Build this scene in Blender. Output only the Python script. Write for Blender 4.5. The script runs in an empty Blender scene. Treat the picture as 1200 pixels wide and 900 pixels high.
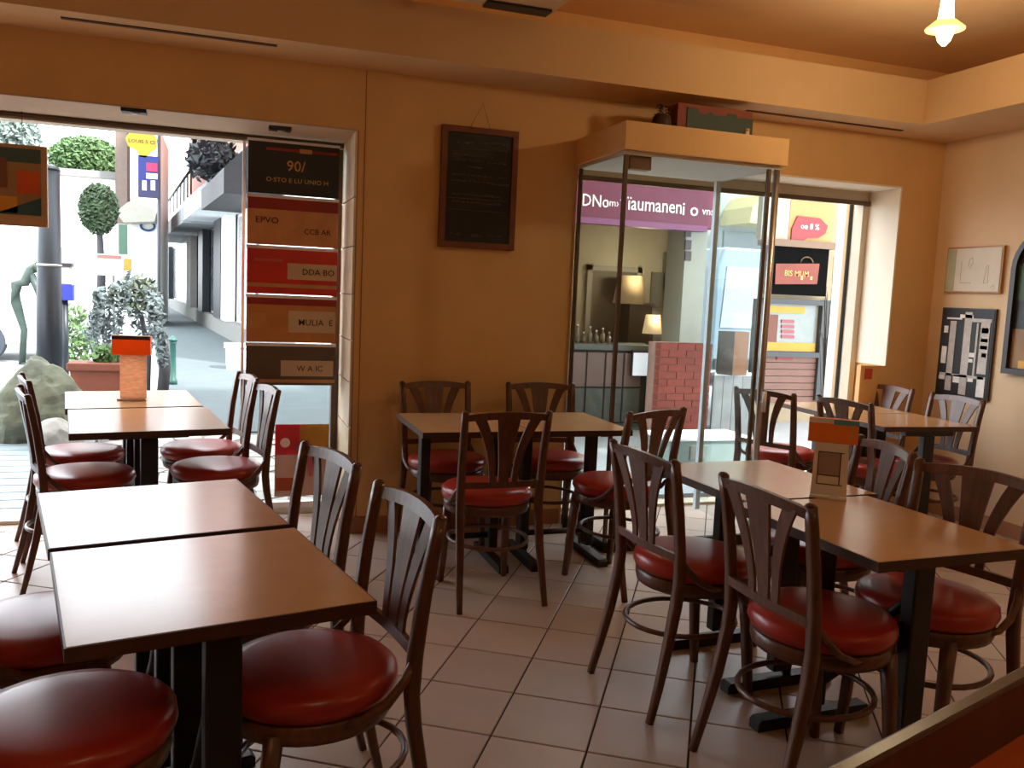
import bpy, bmesh, math, random
from mathutils import Vector, Matrix, noise
random.seed(7)
PI = math.pi
S = bpy.context.scene
COL = S.collection

# ------------------------------------------------------------------ camera
FPX, PITCH, ROLL, CAMH, YAW = 1000.0, math.radians(6.0), math.radians(2.5), 1.42, math.radians(18.9)
cp, sp, cy_, sy_ = math.cos(PITCH), math.sin(PITCH), math.cos(YAW), math.sin(YAW)
FW = Vector((sy_*cp, cy_*cp, -sp)); _rt = Vector((cy_, -sy_, 0)); _dn = Vector((-sy_*sp, -cy_*sp, -cp))
RT = _rt*math.cos(ROLL) - _dn*math.sin(ROLL); DN = _rt*math.sin(ROLL) + _dn*math.cos(ROLL)
EYE = Vector((0, 0, CAMH))
cam = bpy.data.cameras.new('camera'); camo = bpy.data.objects.new('camera', cam); COL.objects.link(camo)
cam.sensor_width = 36; cam.lens = FPX*36/1200; cam.clip_start = 0.02; cam.clip_end = 400
m3 = Matrix((RT, -DN, -FW)).transposed()
camo.matrix_world = Matrix.Translation(EYE) @ m3.to_4x4()
S.camera = camo

# ------------------------------------------------------------------ sky, sun, exposure
wd = bpy.data.worlds.new('overcast_sky'); S.world = wd; wd.use_nodes = True
wn = wd.node_tree.nodes; wl = wd.node_tree.links
bg = wn['Background']; bg.inputs[0].default_value = (0.88, 0.94, 1.0, 1); bg.inputs[1].default_value = 9.0
sun = bpy.data.lights.new('sun', 'SUN'); sun.energy = 15.0; sun.angle = math.radians(3); sun.color = (1, .96, .9)
suno = bpy.data.objects.new('sun', sun); COL.objects.link(suno)
suno.rotation_euler = Vector((0.55, -0.75, 1.0)).to_track_quat('Z', 'Y').to_euler(); suno.location = (8, -4, 12)
vs = S.view_settings
vs.view_transform = 'Standard'; vs.look = 'None'; vs.exposure = -0.42; vs.gamma = 1.0; vs.use_curve_mapping = False
S.cycles.max_bounces = 10; S.cycles.diffuse_bounces = 5; S.cycles.glossy_bounces = 4
S.cycles.transparent_max_bounces = 16; S.cycles.sample_clamp_indirect = 6.0
S.cycles.caustics_reflective = False; S.cycles.caustics_refractive = False

# ------------------------------------------------------------------ pixel helpers (1200 x 900 frame)
def ray(x, y): return FW + RT*((x-600)/FPX) + DN*((y-450)/FPX)
def onz(x, y, z): d = ray(x, y); return EYE + d*((z-CAMH)/d.z)
def ony(x, y, Y): d = ray(x, y); return EYE + d*(Y/d.y)
def onx(x, y, X): d = ray(x, y); return EYE + d*(X/d.x)
def proj(p):
    q = Vector(p)-EYE; w = q.dot(FW)
    if w < .05: return None
    return 600+FPX*q.dot(RT)/w, 450+FPX*q.dot(DN)/w

# ------------------------------------------------------------------ materials
def srgb(r, g, b):
    f = lambda c: (c/255/12.92) if c/255 <= .04045 else ((c/255+.055)/1.055)**2.4
    return (f(r), f(g), f(b), 1)
MATS = {}
ALB = [1.0]     # albedo scale for the materials that follow
def mat(name, col, rough=.6, metal=0., var=0., vscale=8., bump=0., bscale=60., emit=None, spec=.5, coat=0., stretch=None, objvar=0., rvar=0.):
    if name in MATS: return MATS[name]
    if min(col[:3]) < .72: col = (col[0]*ALB[0], col[1]*ALB[0], col[2]*ALB[0], 1)
    m = bpy.data.materials.new(name); m.use_nodes = True
    nt = m.node_tree; N, L = nt.nodes, nt.links; b = N['Principled BSDF']
    b.inputs['Base Color'].default_value = col; b.inputs['Roughness'].default_value = rough
    b.inputs['Metallic'].default_value = metal; b.inputs['Specular IOR Level'].default_value = spec
    b.inputs['Coat Weight'].default_value = coat
    src = None
    if var or bump or rvar:
        tc = N.new('ShaderNodeTexCoord'); mp = N.new('ShaderNodeMapping'); L.new(tc.outputs['Object'], mp.inputs[0])
        if stretch: mp.inputs['Scale'].default_value = stretch
    if var:
        nz = N.new('ShaderNodeTexNoise'); nz.inputs['Scale'].default_value = vscale; nz.inputs['Detail'].default_value = 5
        L.new(mp.outputs[0], nz.inputs['Vector'])
        mr = N.new('ShaderNodeMapRange'); mr.inputs[1].default_value = .3; mr.inputs[2].default_value = .7
        mr.inputs[3].default_value = 1-var; mr.inputs[4].default_value = 1+var; L.new(nz.outputs[0], mr.inputs[0])
        hs = N.new('ShaderNodeHueSaturation'); hs.inputs['Color'].default_value = col; L.new(mr.outputs[0], hs.inputs['Value'])
        src = hs.outputs[0]
    if objvar:
        oi = N.new('ShaderNodeObjectInfo'); m2 = N.new('ShaderNodeMapRange')
        m2.inputs[3].default_value = 1-objvar; m2.inputs[4].default_value = 1+objvar; L.new(oi.outputs['Random'], m2.inputs[0])
        h2 = N.new('ShaderNodeHueSaturation'); h2.inputs['Color'].default_value = col
        if src: L.new(src, h2.inputs['Color'])
        L.new(m2.outputs[0], h2.inputs['Value']); src = h2.outputs[0]
    if src: L.new(src, b.inputs['Base Color'])
    if rvar:
        n3 = N.new('ShaderNodeTexNoise'); n3.inputs['Scale'].default_value = 5; L.new(mp.outputs[0], n3.inputs['Vector'])
        m4 = N.new('ShaderNodeMapRange'); m4.inputs[1].default_value = .3; m4.inputs[2].default_value = .7
        m4.inputs[3].default_value = max(.02, rough-rvar); m4.inputs[4].default_value = rough+rvar
        L.new(n3.outputs[0], m4.inputs[0]); L.new(m4.outputs[0], b.inputs['Roughness'])
    if bump:
        n2 = N.new('ShaderNodeTexNoise'); n2.inputs['Scale'].default_value = bscale; n2.inputs['Detail'].default_value = 4
        L.new(mp.outputs[0], n2.inputs['Vector']); bp = N.new('ShaderNodeBump'); bp.inputs['Strength'].default_value = bump
        bp.inputs['Distance'].default_value = .01; L.new(n2.outputs[0], bp.inputs['Height']); L.new(bp.outputs[0], b.inputs['Normal'])
    if emit:
        b.inputs['Emission Color'].default_value = emit[0]; b.inputs['Emission Strength'].default_value = emit[1]
    MATS[name] = m; return m
def glassmat(name, tint=(.95, .97, .97, 1), refl=1.0):
    if name in MATS: return MATS[name]
    m = bpy.data.materials.new(name); m.use_nodes = True; N, L = m.node_tree.nodes, m.node_tree.links
    N.remove(N['Principled BSDF']); out = N['Material Output']
    tr = N.new('ShaderNodeBsdfTransparent'); tr.inputs[0].default_value = tint
    gl = N.new('ShaderNodeBsdfGlossy'); gl.inputs['Roughness'].default_value = .01
    fr = N.new('ShaderNodeLayerWeight'); fr.inputs[0].default_value = .5     # facing term -> Schlick, same from both sides of a thin pane
    pw = N.new('ShaderNodeMath'); pw.operation = 'POWER'; pw.inputs[1].default_value = 5; L.new(fr.outputs['Facing'], pw.inputs[0])
    mu = N.new('ShaderNodeMath'); mu.operation = 'MULTIPLY_ADD'; mu.inputs[1].default_value = .9*refl; mu.inputs[2].default_value = .04*refl; L.new(pw.outputs[0], mu.inputs[0])
    mx = N.new('ShaderNodeMixShader'); L.new(mu.outputs[0], mx.inputs[0]); L.new(tr.outputs[0], mx.inputs[1]); L.new(gl.outputs[0], mx.inputs[2])
    L.new(mx.outputs[0], out.inputs[0]); MATS[name] = m; return m

def sheetmat(name, col, trans=.5, var=.1, vscale=8, stretch=None):
    m = mat(name, col, .5, var=var, vscale=vscale, stretch=stretch); N, L = m.node_tree.nodes, m.node_tree.links
    b = N['Principled BSDF']; tl = N.new('ShaderNodeBsdfTranslucent'); tl.inputs[0].default_value = col
    if b.inputs['Base Color'].is_linked: L.new(b.inputs['Base Color'].links[0].from_socket, tl.inputs[0])
    mx = N.new('ShaderNodeMixShader'); mx.inputs[0].default_value = trans
    L.new(b.outputs[0], mx.inputs[1]); L.new(tl.outputs[0], mx.inputs[2]); L.new(mx.outputs[0], N['Material Output'].inputs[0]); return m
WALLM = mat('ochre_paint', srgb(222, 178, 120), .75, var=.05, vscale=3, bump=.12, bscale=90)
WALLR = mat('cream_paint', srgb(232, 202, 164), .75, var=.04, vscale=3, bump=.1, bscale=90)
CEILM = mat('ceiling_paint', srgb(216, 180, 134), .8, var=.04, vscale=2, bump=.08, bscale=80)
REVEAL = mat('reveal_paint', srgb(238, 226, 206), .7, var=.03, vscale=4, bump=.05)
BASEB = mat('baseboard_tile', srgb(165, 110, 72), .5, var=.1, vscale=6)
GROUT = mat('grout', srgb(52, 40, 34), .9, var=.15, vscale=20)
TILE = mat('floor_tile', srgb(196, 174, 160), .33, var=.05, vscale=5, objvar=.06)
WOOD = mat('walnut_wood', srgb(96, 60, 42), .3, var=.3, vscale=9, bump=.05, bscale=40, stretch=(6, 6, 1), objvar=.12)
VINYL = mat('red_vinyl', srgb(168, 48, 40), .29, var=.06, vscale=5, objvar=.08)
LAMI = mat('tan_laminate', srgb(206, 160, 112), .19, var=.04, vscale=14, spec=.7)
EDGE = mat('dark_edge_band', srgb(70, 40, 26), .4, var=.1)
BLACKM = mat('black_steel', srgb(22, 21, 22), .45, var=.1, bump=.04)
CREAMF = mat('cream_aluminium', srgb(205, 192, 168), .45, var=.04)
BRONZEF = mat('brown_frame', srgb(96, 78, 62), .4, metal=.4, var=.08)
STEEL = mat('brushed_steel', srgb(190, 184, 176), .3, metal=.9, var=.05)
WHITEP = mat('white_plastic', srgb(238, 238, 238), .5, var=.03)
BLACKP = mat('black_print', srgb(14, 13, 14), .35, var=.1)
GLASS = glassmat('clear_glass'); GLASS2 = glassmat('coated_glass', (.93, .96, .96, 1), .4)

# ------------------------------------------------------------------ mesh builder
class MB:
    def __init__(s): s.v = []; s.f = []; s.sm = []
    def add(s, vs, fs, smooth=False):
        o = len(s.v); s.v += [tuple(p) for p in vs]; s.f += [[i+o for i in f] for f in fs]; s.sm += [smooth]*len(fs); return s
    def box(s, x0, x1, y0, y1, z0, z1):
        return s.add([(x0,y0,z0),(x1,y0,z0),(x1,y1,z0),(x0,y1,z0),(x0,y0,z1),(x1,y0,z1),(x1,y1,z1),(x0,y1,z1)],
                     [(0,3,2,1),(4,5,6,7),(0,1,5,4),(1,2,6,5),(2,3,7,6),(3,0,4,7)])
    def obox(s, c, size, rz=0, tilt=None):
        M = Matrix.Rotation(rz, 3, 'Z') if tilt is None else tilt
        hx, hy, hz = size[0]/2, size[1]/2, size[2]/2; c = Vector(c)
        vs = [c + M @ Vector((a*hx, b*hy, d*hz)) for d in (-1, 1) for a, b in ((-1,-1),(1,-1),(1,1),(-1,1))]
        return s.add(vs, [(0,3,2,1),(4,5,6,7),(0,1,5,4),(1,2,6,5),(2,3,7,6),(3,0,4,7)])
    def tube(s, path, rad, n=8, closed=False, flat=1.0, up=(0,0,1), sq=False):
        path = [Vector(p) for p in path]; k = len(path)
        if not isinstance(rad, (list, tuple)): rad = [rad]*k
        vs = []; fs = []
        for i, p in enumerate(path):
            a = path[(i-1) % k] if (closed or i > 0) else p; b = path[(i+1) % k] if (closed or i < k-1) else p
            t = (b-a).normalized(); u = Vector(up)
            if abs(t.dot(u)) > .95: u = Vector((0, 1, 0))
            e1 = t.cross(u).normalized(); e2 = e1.cross(t).normalized()
            for j in range(n):
                an = 2*PI*j/n; ca, sa = math.cos(an), math.sin(an); k_ = (abs(ca)**5+abs(sa)**5)**-.2 if sq else 1.
                vs.append(p + e1*ca*k_*rad[i] + e2*sa*k_*rad[i]*flat)
        m = k if closed else k-1
        for i in range(m):
            for j in range(n):
                a, b = i*n+j, i*n+(j+1) % n; c, d = ((i+1) % k)*n+(j+1) % n, ((i+1) % k)*n+j
                fs.append((a, b, c, d))
        s.add(vs, fs, True)
        if not closed:
            o = len(s.v)-len(vs); s.f += [[o+j for j in range(n)][::-1], [o+(k-1)*n+j for j in range(n)]]; s.sm += [False, False]
        return s
    def lathe(s, prof, n=24, c=(0,0,0), sx=1., sy=1.):
        vs = []; fs = []; k = len(prof)
        for r, z in prof:
            for j in range(n):
                an = 2*PI*j/n; vs.append((c[0]+r*sx*math.cos(an), c[1]+r*sy*math.sin(an), c[2]+z))
        for i in range(k-1):
            for j in range(n): fs.append((i*n+j, i*n+(j+1) % n, (i+1)*n+(j+1) % n, (i+1)*n+j))
        s.add(vs, fs, True); o = len(s.v)-len(vs)
        s.f += [[o+j for j in range(n)][::-1], [o+(k-1)*n+j for j in range(n)]]; s.sm += [True, True]
        return s
    def prism(s, poly, d, o=(0,0,0), ax=(1,0,0), ay=(0,0,1)):
        """poly of (a,b) in plane o + a*ax + b*ay, extruded by vector d"""
        o, ax, ay, d = Vector(o), Vector(ax), Vector(ay), Vector(d); n = len(poly)
        A = [o+ax*a+ay*b for a, b in poly]; B = [p+d for p in A]
        return s.add(A+B, [list(range(n)), list(range(n, 2*n))[::-1]] + [(i, n+i, n+(i+1) % n, (i+1) % n) for i in range(n)])
    def strip(s, left, right, d):
        """ribbon between two 3D polylines, thickened by d"""
        d = Vector(d); k = len(left); vs = [Vector(p) for p in left]+[Vector(p) for p in right]
        vs += [v+d for v in vs]; fs = []
        for i in range(k-1):
            fs += [(i, i+1, k+i+1, k+i), (2*k+i, 3*k+i, 3*k+i+1, 2*k+i+1), (i, 2*k+i, 2*k+i+1, i+1), (k+i, k+i+1, 3*k+i+1, 3*k+i)]
        fs += [(0, k, 3*k, 2*k), (k-1, 3*k-1, 4*k-1, 2*k-1)]
        return s.add(vs, fs)
    def leaves(s, c, rad, n, size, rnd=random, shell=.35):
        for _ in range(n):
            while True:
                p = Vector((rnd.uniform(-1,1), rnd.uniform(-1,1), rnd.uniform(-1,1)))
                if shell < p.length < 1: break
            q = Vector(c)+Vector((p.x*rad[0], p.y*rad[1], p.z*rad[2]))
            a = Vector((rnd.uniform(-1,1), rnd.uniform(-1,1), rnd.uniform(-1,1))).normalized(); b = a.orthogonal().normalized()
            z = size*rnd.uniform(.6, 1.3)
            s.add([q-a*z, q+b*z*.45, q+a*z, q-b*z*.45], [(0,1,2,3)])
        return s
    def mesh(s, name, off=(0,0,0), bevel=0., seg=2):
        me = bpy.data.meshes.new(name); o = Vector(off)
        me.from_pydata([Vector(p)-o for p in s.v], [], s.f); me.update()
        bm = bmesh.new(); bm.from_mesh(me)
        bmesh.ops.recalc_face_normals(bm, faces=bm.faces)
        if bevel:
            bmesh.ops.bevel(bm, geom=list(bm.edges), offset=bevel, segments=seg, affect='EDGES', profile=.5)
        bm.to_mesh(me); bm.free()
        if not bevel:
            for i, p in enumerate(me.polygons):
                p.use_smooth = s.sm[i] if i < len(s.sm) else False
        return me
    def build(s, name, m, parent=None, world=False, bevel=0., seg=2):
        off = parent.location if (parent is not None and world) else (0,0,0)
        if parent is not None and world and parent.parent is not None: off = Vector(off)+parent.parent.location
        me = s.mesh(name, off, bevel, seg); me.materials.append(m)
        o = bpy.data.objects.new(name, me); COL.objects.link(o)
        if parent is not None: o.parent = parent
        return o
def tag(o, label, cat, group=None):
    o['label'] = label; o['category'] = cat
    if group: o['group'] = group
    return o
def thing(name, label, cat, loc=(0,0,0), rz=0, group=None):
    o = bpy.data.objects.new(name, None); COL.objects.link(o); o.empty_display_size = .1
    o.location = loc; o.rotation_euler = (0, 0, rz); return tag(o, label, cat, group)
def struct(o): o['kind'] = 'structure'; return o
def stuff(o): o['kind'] = 'stuff'; return o
def dup(root, loc, rz, label):
    r = root.copy(); COL.objects.link(r); r.location = loc; r.rotation_euler = (0, 0, rz); r['label'] = label
    for ch in [c for c in COL.objects if c.parent == root]:
        c = ch.copy(); COL.objects.link(c); c.parent = r
    return r
def text(body, size, m, parent, loc, rot=(PI/2, 0, 0), align='CENTER', name='lettering', sx=1., ext=.001):
    cu = bpy.data.curves.new(name, 'FONT'); cu.body = body; cu.size = size; cu.extrude = ext; cu.align_x = align; cu.align_y = 'CENTER'
    cu.resolution_u = 2; cu.offset = size*.004
    t = bpy.data.objects.new(name, cu); COL.objects.link(t)
    dg = bpy.context.evaluated_depsgraph_get(); me = bpy.data.meshes.new_from_object(t.evaluated_get(dg))
    bpy.data.objects.remove(t); me.materials.clear(); me.materials.append(m)
    o = bpy.data.objects.new(name, me); COL.objects.link(o); o.parent = parent
    L = Vector(loc)-(parent.location if parent else Vector())
    if parent is not None and parent.parent is not None: L -= parent.parent.location
    o.location = L; o.rotation_euler = rot; o.scale = (sx, 1, 1); return o

# ================================================================== ROOM SHELL
WY, WB, RX, LX, RY, SZ, CZ = 4.87, 5.50, 4.82, -3.2, -2.6, 2.61, 3.08
OL0, OL1, OLT = -2.7, 0.71, 2.29          # wide doorway
OR0, OR1, ORT = 2.03, 4.47, 2.28          # entrance opening
w = MB()
w.box(LX-.2, OL0, WY, WB, -.02, 3.3); w.box(OL0, OL1, WY, WB, OLT, 3.3); w.box(OL1, OR0, WY, WB, -.02, 3.3)
WB2 = 5.27
w.box(OR0, OR1, WY, WB2, ORT, 3.3); w.box(OR1, RX+.2, WY, WB2, -.02, 3.3)
struct(w.build('wall_front', WALLM))
struct(MB().box(-9, 12, WY+.1, WB2, 3.3, 9.0).build('shade_wall_upper', mat('shade_wall_render', srgb(214, 200, 180), .8, var=.05)))  # unseen wall above the cafe, added to shade the ground and stalls outside
struct(MB().box(RX, RX+.2, RY-.2, WY, -.02, 3.3).build('wall_right', WALLR))
struct(MB().box(LX-.2, LX, RY-.2, WY, -.02, 3.3).build('wall_left', WALLM))
struct(MB().box(LX, RX, RY-.2, RY, -.02, 3.3).build('wall_rear', WALLM))
struct(MB().box(LX-.2, RX+.2, RY-.2, WB, CZ, CZ+.15).build('ceiling', CEILM))
FY, FX = 4.48, 4.235
# dropped soffit with a raised front board: an L run along the front and right walls
sf = MB(); sf.box(LX, RX, FY, WY, SZ, SZ+.04); sf.box(FX, RX, RY, FY, SZ, SZ+.04)
struct(sf.build('trim_1', CEILM))
fa = MB(); fa.box(LX, FX+.03, FY, FY+.03, SZ+.04, 2.885); fa.box(FX, FX+.03, RY, FY, SZ+.04, 2.885)
struct(fa.build('trim_2', CEILM))
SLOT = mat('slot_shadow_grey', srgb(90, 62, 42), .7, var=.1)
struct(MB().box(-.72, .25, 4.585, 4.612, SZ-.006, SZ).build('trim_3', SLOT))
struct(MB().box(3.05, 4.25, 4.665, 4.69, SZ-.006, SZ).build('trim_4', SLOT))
struct(MB().box(.742, .746, WY-.003, WY, 0, SZ).build('trim_5', mat('seam', srgb(150, 100, 55), .8, var=.1)))
bb = MB(); bb.box(OL1, OR0-.02, WY-.014, WY, 0, .095)
struct(bb.build('baseboard_front', BASEB))
struct(MB().box(RX-.014, RX, RY, WY-.0, 0, .095).build('baseboard_right', BASEB))
# pale plaster lining of the entrance reveal, above a low ochre ledge
lin = MB(); lin.box(OR1-.012, OR1, WY-.002, WB2, 1.03, ORT); lin.box(OR0, OR1, WY-.002, WB2, ORT-.012, ORT)
struct(lin.build('trim_6', REVEAL))
struct(MB().box(4.25, OR1, WY+.0, WY+.04, 0, 1.03).build('trim_7', WALLM))
# jamb of the wide doorway: stone-look panels with joints
jp = struct(MB().box(OL1-.008, OL1, WY, WB-.1, 0, OLT).build('trim_8', mat('jamb_joint', srgb(150, 128, 104), .7, var=.1)))
JAMB = mat('jamb_stone', srgb(222, 200, 170), .5, var=.1, vscale=9, bump=.08, bscale=30)
zs = [0, .36, .62, .88, 1.12, 1.38, 1.65, 1.92, OLT-.01]
for a, b in zip(zs[:-1], zs[1:]):
    MB().box(OL1-.02, OL1-.008, WY-.003, WB-.1, a+.004, b-.004).build('jamb_panel', JAMB, jp)
struct(MB().box(OL0, OL1, WY-.002, WB-.1, OLT-.01, OLT).build('trim_9', mat('lintel_paint', srgb(196, 170, 142), .7, var=.05)))

# floor: grout bed and single tiles laid askew to the walls
def clip(poly, x0, x1, y0, y1):
    for ax, lim, sgn in ((0, x0, 1), (0, x1, -1), (1, y0, 1), (1, y1, -1)):
        out = []
        for i in range(len(poly)):
            a, b = poly[i], poly[(i+1) % len(poly)]; da, db = (a[ax]-lim)*sgn, (b[ax]-lim)*sgn
            if da >= 0: out.append(a)
            if da*db < 0:
                t = da/(da-db); out.append((a[0]+(b[0]-a[0])*t, a[1]+(b[1]-a[1])*t))
        poly = out
        if len(poly) < 3: return []
    return poly
floor = struct(MB().box(LX, RX, RY, WB, -.06, -.004).build('floor', GROUT))
TS, TG, TA = .3125, .006, math.radians(32.4)
ex, ey = Vector((math.cos(TA), -math.sin(TA))), Vector((math.sin(TA), math.cos(TA)))
J0 = onz(440+.3556*455, 580+.3556*652, 0).to_2d()
def tile_mb(poly):
    n = len(poly); cx = sum(p[0] for p in poly)/n; cy = sum(p[1] for p in poly)/n
    ins = [(cx+(p[0]-cx)*.985, cy+(p[1]-cy)*.985) for p in poly]
    m = MB(); m.add([(x, y, -.006) for x, y in poly]+[(x, y, -.002) for x, y in poly]+[(x, y, 0) for x, y in ins],
        [list(range(n))[::-1]]+[(i, (i+1) % n, n+(i+1) % n, n+i) for i in range(n)]+[(n+i, n+(i+1) % n, 2*n+(i+1) % n, 2*n+i) for i in range(n)]+[list(range(2*n, 3*n))])
    return m
h = TS/2-TG/2
full = tile_mb([tuple(ex*a+ey*b) for a, b in ((-h,-h),(h,-h),(h,h),(-h,h))]).mesh('tile'); full.materials.append(TILE)
rest = MB(); ntile = 0
for i in range(-30, 31):
    for j in range(-30, 31):
        c = J0+ex*TS*(i+.5)+ey*TS*(j+.5)
        poly = [tuple(c+ex*a+ey*b) for a, b in ((-h,-h),(h,-h),(h,h),(-h,h))]
        cl = clip(poly, LX, RX, RY, 5.36)
        if not cl: continue
        pr = proj((c.x, c.y, 0)); vis = pr and -80 < pr[0] < 1280 and 380 < pr[1] < 990 and not (OL1+.1 < c.x < OR0-.1 and c.y > 5.0)
        whole = all(LX <= p[0] <= RX and RY <= p[1] <= 5.36 for p in poly)
        if vis and whole:
            o = bpy.data.objects.new('tile', full); COL.objects.link(o); o.parent = floor; o.location = (c.x, c.y, 0); ntile += 1
        elif vis: tile_mb(cl).build('tile', TILE, floor); ntile += 1
        else: t = tile_mb(cl); rest.add(t.v, t.f)
stuff(rest.build('tile_field', TILE, floor))

# ------------------------------------------------------------------ wide doorway: frame, one glass pane, sill
W1 = struct(MB().box(OL0, OL1, 5.36, 5.47, OLT-.045, OLT-.01).build('window_1', CREAMF))
MB().box(OL0, OL1-.02, 5.34, 5.36, OLT-.035, OLT-.015).build('head_track', BRONZEF, W1)
MB().box(OL0, OL1, 5.36, 5.48, 0, .022).build('sill', CREAMF, W1)
MB().box(.648, OL1-.02, 5.37, 5.45, .022, OLT-.045).build('frame_post', BRONZEF, W1)
MB().box(.108, .125, 5.38, 5.42, .022, OLT-.045).build('sash_stile', mat('pale_sash', srgb(240, 236, 244), .3, var=.02), W1)
MB().box(.125, .648, 5.38, 5.42, .022, .07).build('sash_rail', MATS['pale_sash'], W1)
MB().box(.125, .648, 5.396, 5.404, .07, OLT-.045).build('pane', GLASS, W1)
for px, py in ((157, 128), (328, 149)):
    p = onz(px, py, OLT-.01)
    t = thing('recessed_spotlight', 'small dark spotlight set in the lintel above the ' + ('middle of the wide doorway' if px < 200 else 'stacked banner display'), 'spotlight', (p.x, p.y, OLT-.03))
    MB().box(-.06, .06, -.035, .035, 0, .02).build('housing', BLACKM, t, bevel=.003)
    MB().lathe([(.02, -.004), (.024, 0)], 12, (.01, 0, 0)).build('lens', mat('lens_grey', srgb(170, 165, 160), .2, var=.05), t)

# ------------------------------------------------------------------ entrance: frame, folded door leaves
W2 = struct(MB().box(OR0, OR1, 5.17, 5.25, 2.2, 2.268).build('window_2', CREAMF))
MB().box(OR0, OR1-.01, 5.15, 5.17, 2.17, 2.2).build('head_track', BRONZEF, W2)
MB().box(OR1-.06, OR1-.012, 5.17, 5.25, 0, 2.2).build('frame_post', CREAMF, W2)
MB().box(OR0, OR0+.05, 5.17, 5.25, 0, 2.2).build('frame_post', BRONZEF, W2)
MB().box(OR0, OR1, 5.15, 5.26, 0, .02).build('sill', CREAMF, W2)
WHF = mat('white_frame', srgb(246, 244, 238), .4, var=.02)
for x0, y0 in ((4.56, 5.37), (4.50, 5.46)):
    MB().box(x0, x0+.03, y0, y0+.085, -.03, 2.24).build('door_leaf', WHF, W2)
MB().box(4.53, 4.56, 5.45, 5.458, -.03, 2.24).build('door_seal', BLACKM, W2)
MB().box(OR0+.05, 3.30, 5.206, 5.214, .02, 2.17).build('pane', GLASS2, W2)

# ------------------------------------------------------------------ glass porch box with ochre cap
VX0, VX1, VY0 = 2.03, 3.0, 4.23
v = thing('glass_porch', 'tall glass enclosure with slim metal posts and a thick ochre cap', 'glass enclosure', (2.5, 4.55, 0))
MB().box(VX0-.02, VX1+.035, VY0-.03, WY-.002, 2.21, 2.36).build('cap', WALLM, v, world=True, bevel=.004)
MB().box(VX0+.005, VX1+.01, VY0, WY-.002, 2.19, 2.21).build('cap_lining', mat('lining_grey', srgb(206, 204, 196), .6, var=.03), v, world=True)
for x, y, m_ in ((VX0, VY0, BRONZEF), (VX0, WY-.03, BRONZEF), (VX1-.07, VY0+.0, BRONZEF)):
    MB().box(x, x+.022, y, y+.022, .06, 2.19).build('post', m_, v, world=True, bevel=.003)
MB().tube([(VX1-.005, VY0+.012, 0.0), (VX1-.005, VY0+.012, 2.19)], .019, 12).build('post', STEEL, v, world=True)
MB().box(VX1-.03, VX1+.002, WY-.04, WY-.008, .06, 2.19).build('post', mat('blue_white_post', srgb(206, 222, 236), .35, var=.03), v, world=True)
g = MB(); g.box(VX0+.008, VX0+.014, VY0+.022, WY-.03, .06, 2.19); g.build('pane', GLASS2, v, world=True)
g = MB(); g.box(VX0+.022, VX1-.07, VY0+.008, VY0+.014, .06, 2.19); g.build('pane', GLASS2, v, world=True)
g = MB(); g.box(VX1-.012, VX1-.006, VY0+.03, WY-.03, .06, 2.19); g.build('pane', GLASS2, v, world=True)
b = MB(); b.box(VX0, VX0+.03, VY0, WY-.002, 0, .06); b.build('base_rail', BLACKM, v, world=True)
b = MB(); b.box(VX0+.03, VX1, VY0, VY0+.03, 0, .06); b.build('base_rail', BLACKM, v, world=True)
MB().box(VX0+.04, VX0+.17, VY0+.02, VY0+.08, 2.12, 2.19).build('hinge_block', mat('hinge_brown', srgb(128, 84, 48), .5, var=.1), v, world=True, bevel=.003)
hn = MB(); hn.tube([(VX1-.005, VY0-.03, .80), (VX1-.005, VY0-.03, .92)], .012, 10); hn.tube([(VX1-.005, VY0-.03, .86), (VX1-.005, VY0+.0, .86)], .008, 8)
hn.build('handle', WHITEP, v, world=True)

# things standing on the cap, below the soffit
p0, p1 = ony(793, 150, 4.50), ony(881, 152, 4.50)
x0, x1 = p0.x, p1.x
bx = thing('display_box', 'long red-brown box with a ragged dark green front lying on the ochre cap', 'box', ((x0+x1)/2, 4.55, 2.36))
MB().box(x0, x1, 4.50, 4.62, 2.36, 2.56).build('body', mat('redbrown_card', srgb(126, 58, 36), .7, var=.12, vscale=6), bx, world=True, bevel=.004)
L = x1-x0; jag = [(.12,.05),(1.,.05),(1.,.155),(.86,.155),(.85,.15),(.78,.15),(.77,.17),(.66,.17),(.65,.155),(.48,.15),(.42,.165),(.36,.15),(.27,.155),(.25,.18),(.12,.18)]
MB().prism([(a*L, b_) for a, b_ in jag], (0, -.006, 0), (x0, 4.499, 2.36)).build('green_label', mat('dark_green_card', srgb(22, 48, 26), .6, var=.1), bx, world=True)
bp_ = ony(775, 150, 4.55)
pt = thing('dried_plant_pot', 'small dark round pot beside the red-brown box on the ochre cap', 'pot', (bp_.x, 4.55, 2.36))
MB().lathe([(.035, 0), (.05, .03), (.058, .08), (.05, .12), (.03, .135)], 16).build('pot', mat('dark_maroon', srgb(58, 26, 24), .6, var=.15), pt)
MB().leaves((0, 0, .15), (.05, .04, .04), 40, .02).build('foliage', mat('dark_leaf', srgb(50, 36, 26), .7, var=.2), pt)
bt = ony(876, 150, 4.40)
t = thing('small_white_bottle', 'small slim white bottle standing on the ochre cap', 'bottle', (bt.x, 4.40, 2.36))
MB().lathe([(.016, 0), (.017, .005), (.017, .035), (.012, .05), (.012, .06)], 14).build('body', mat('ivory', srgb(226, 206, 176), .4, var=.05), t)
MB().lathe([(.0135, .06), (.0135, .075)], 14).build('lid', mat('ivory_lid', srgb(190, 160, 120), .4, var=.05), t)

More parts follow.
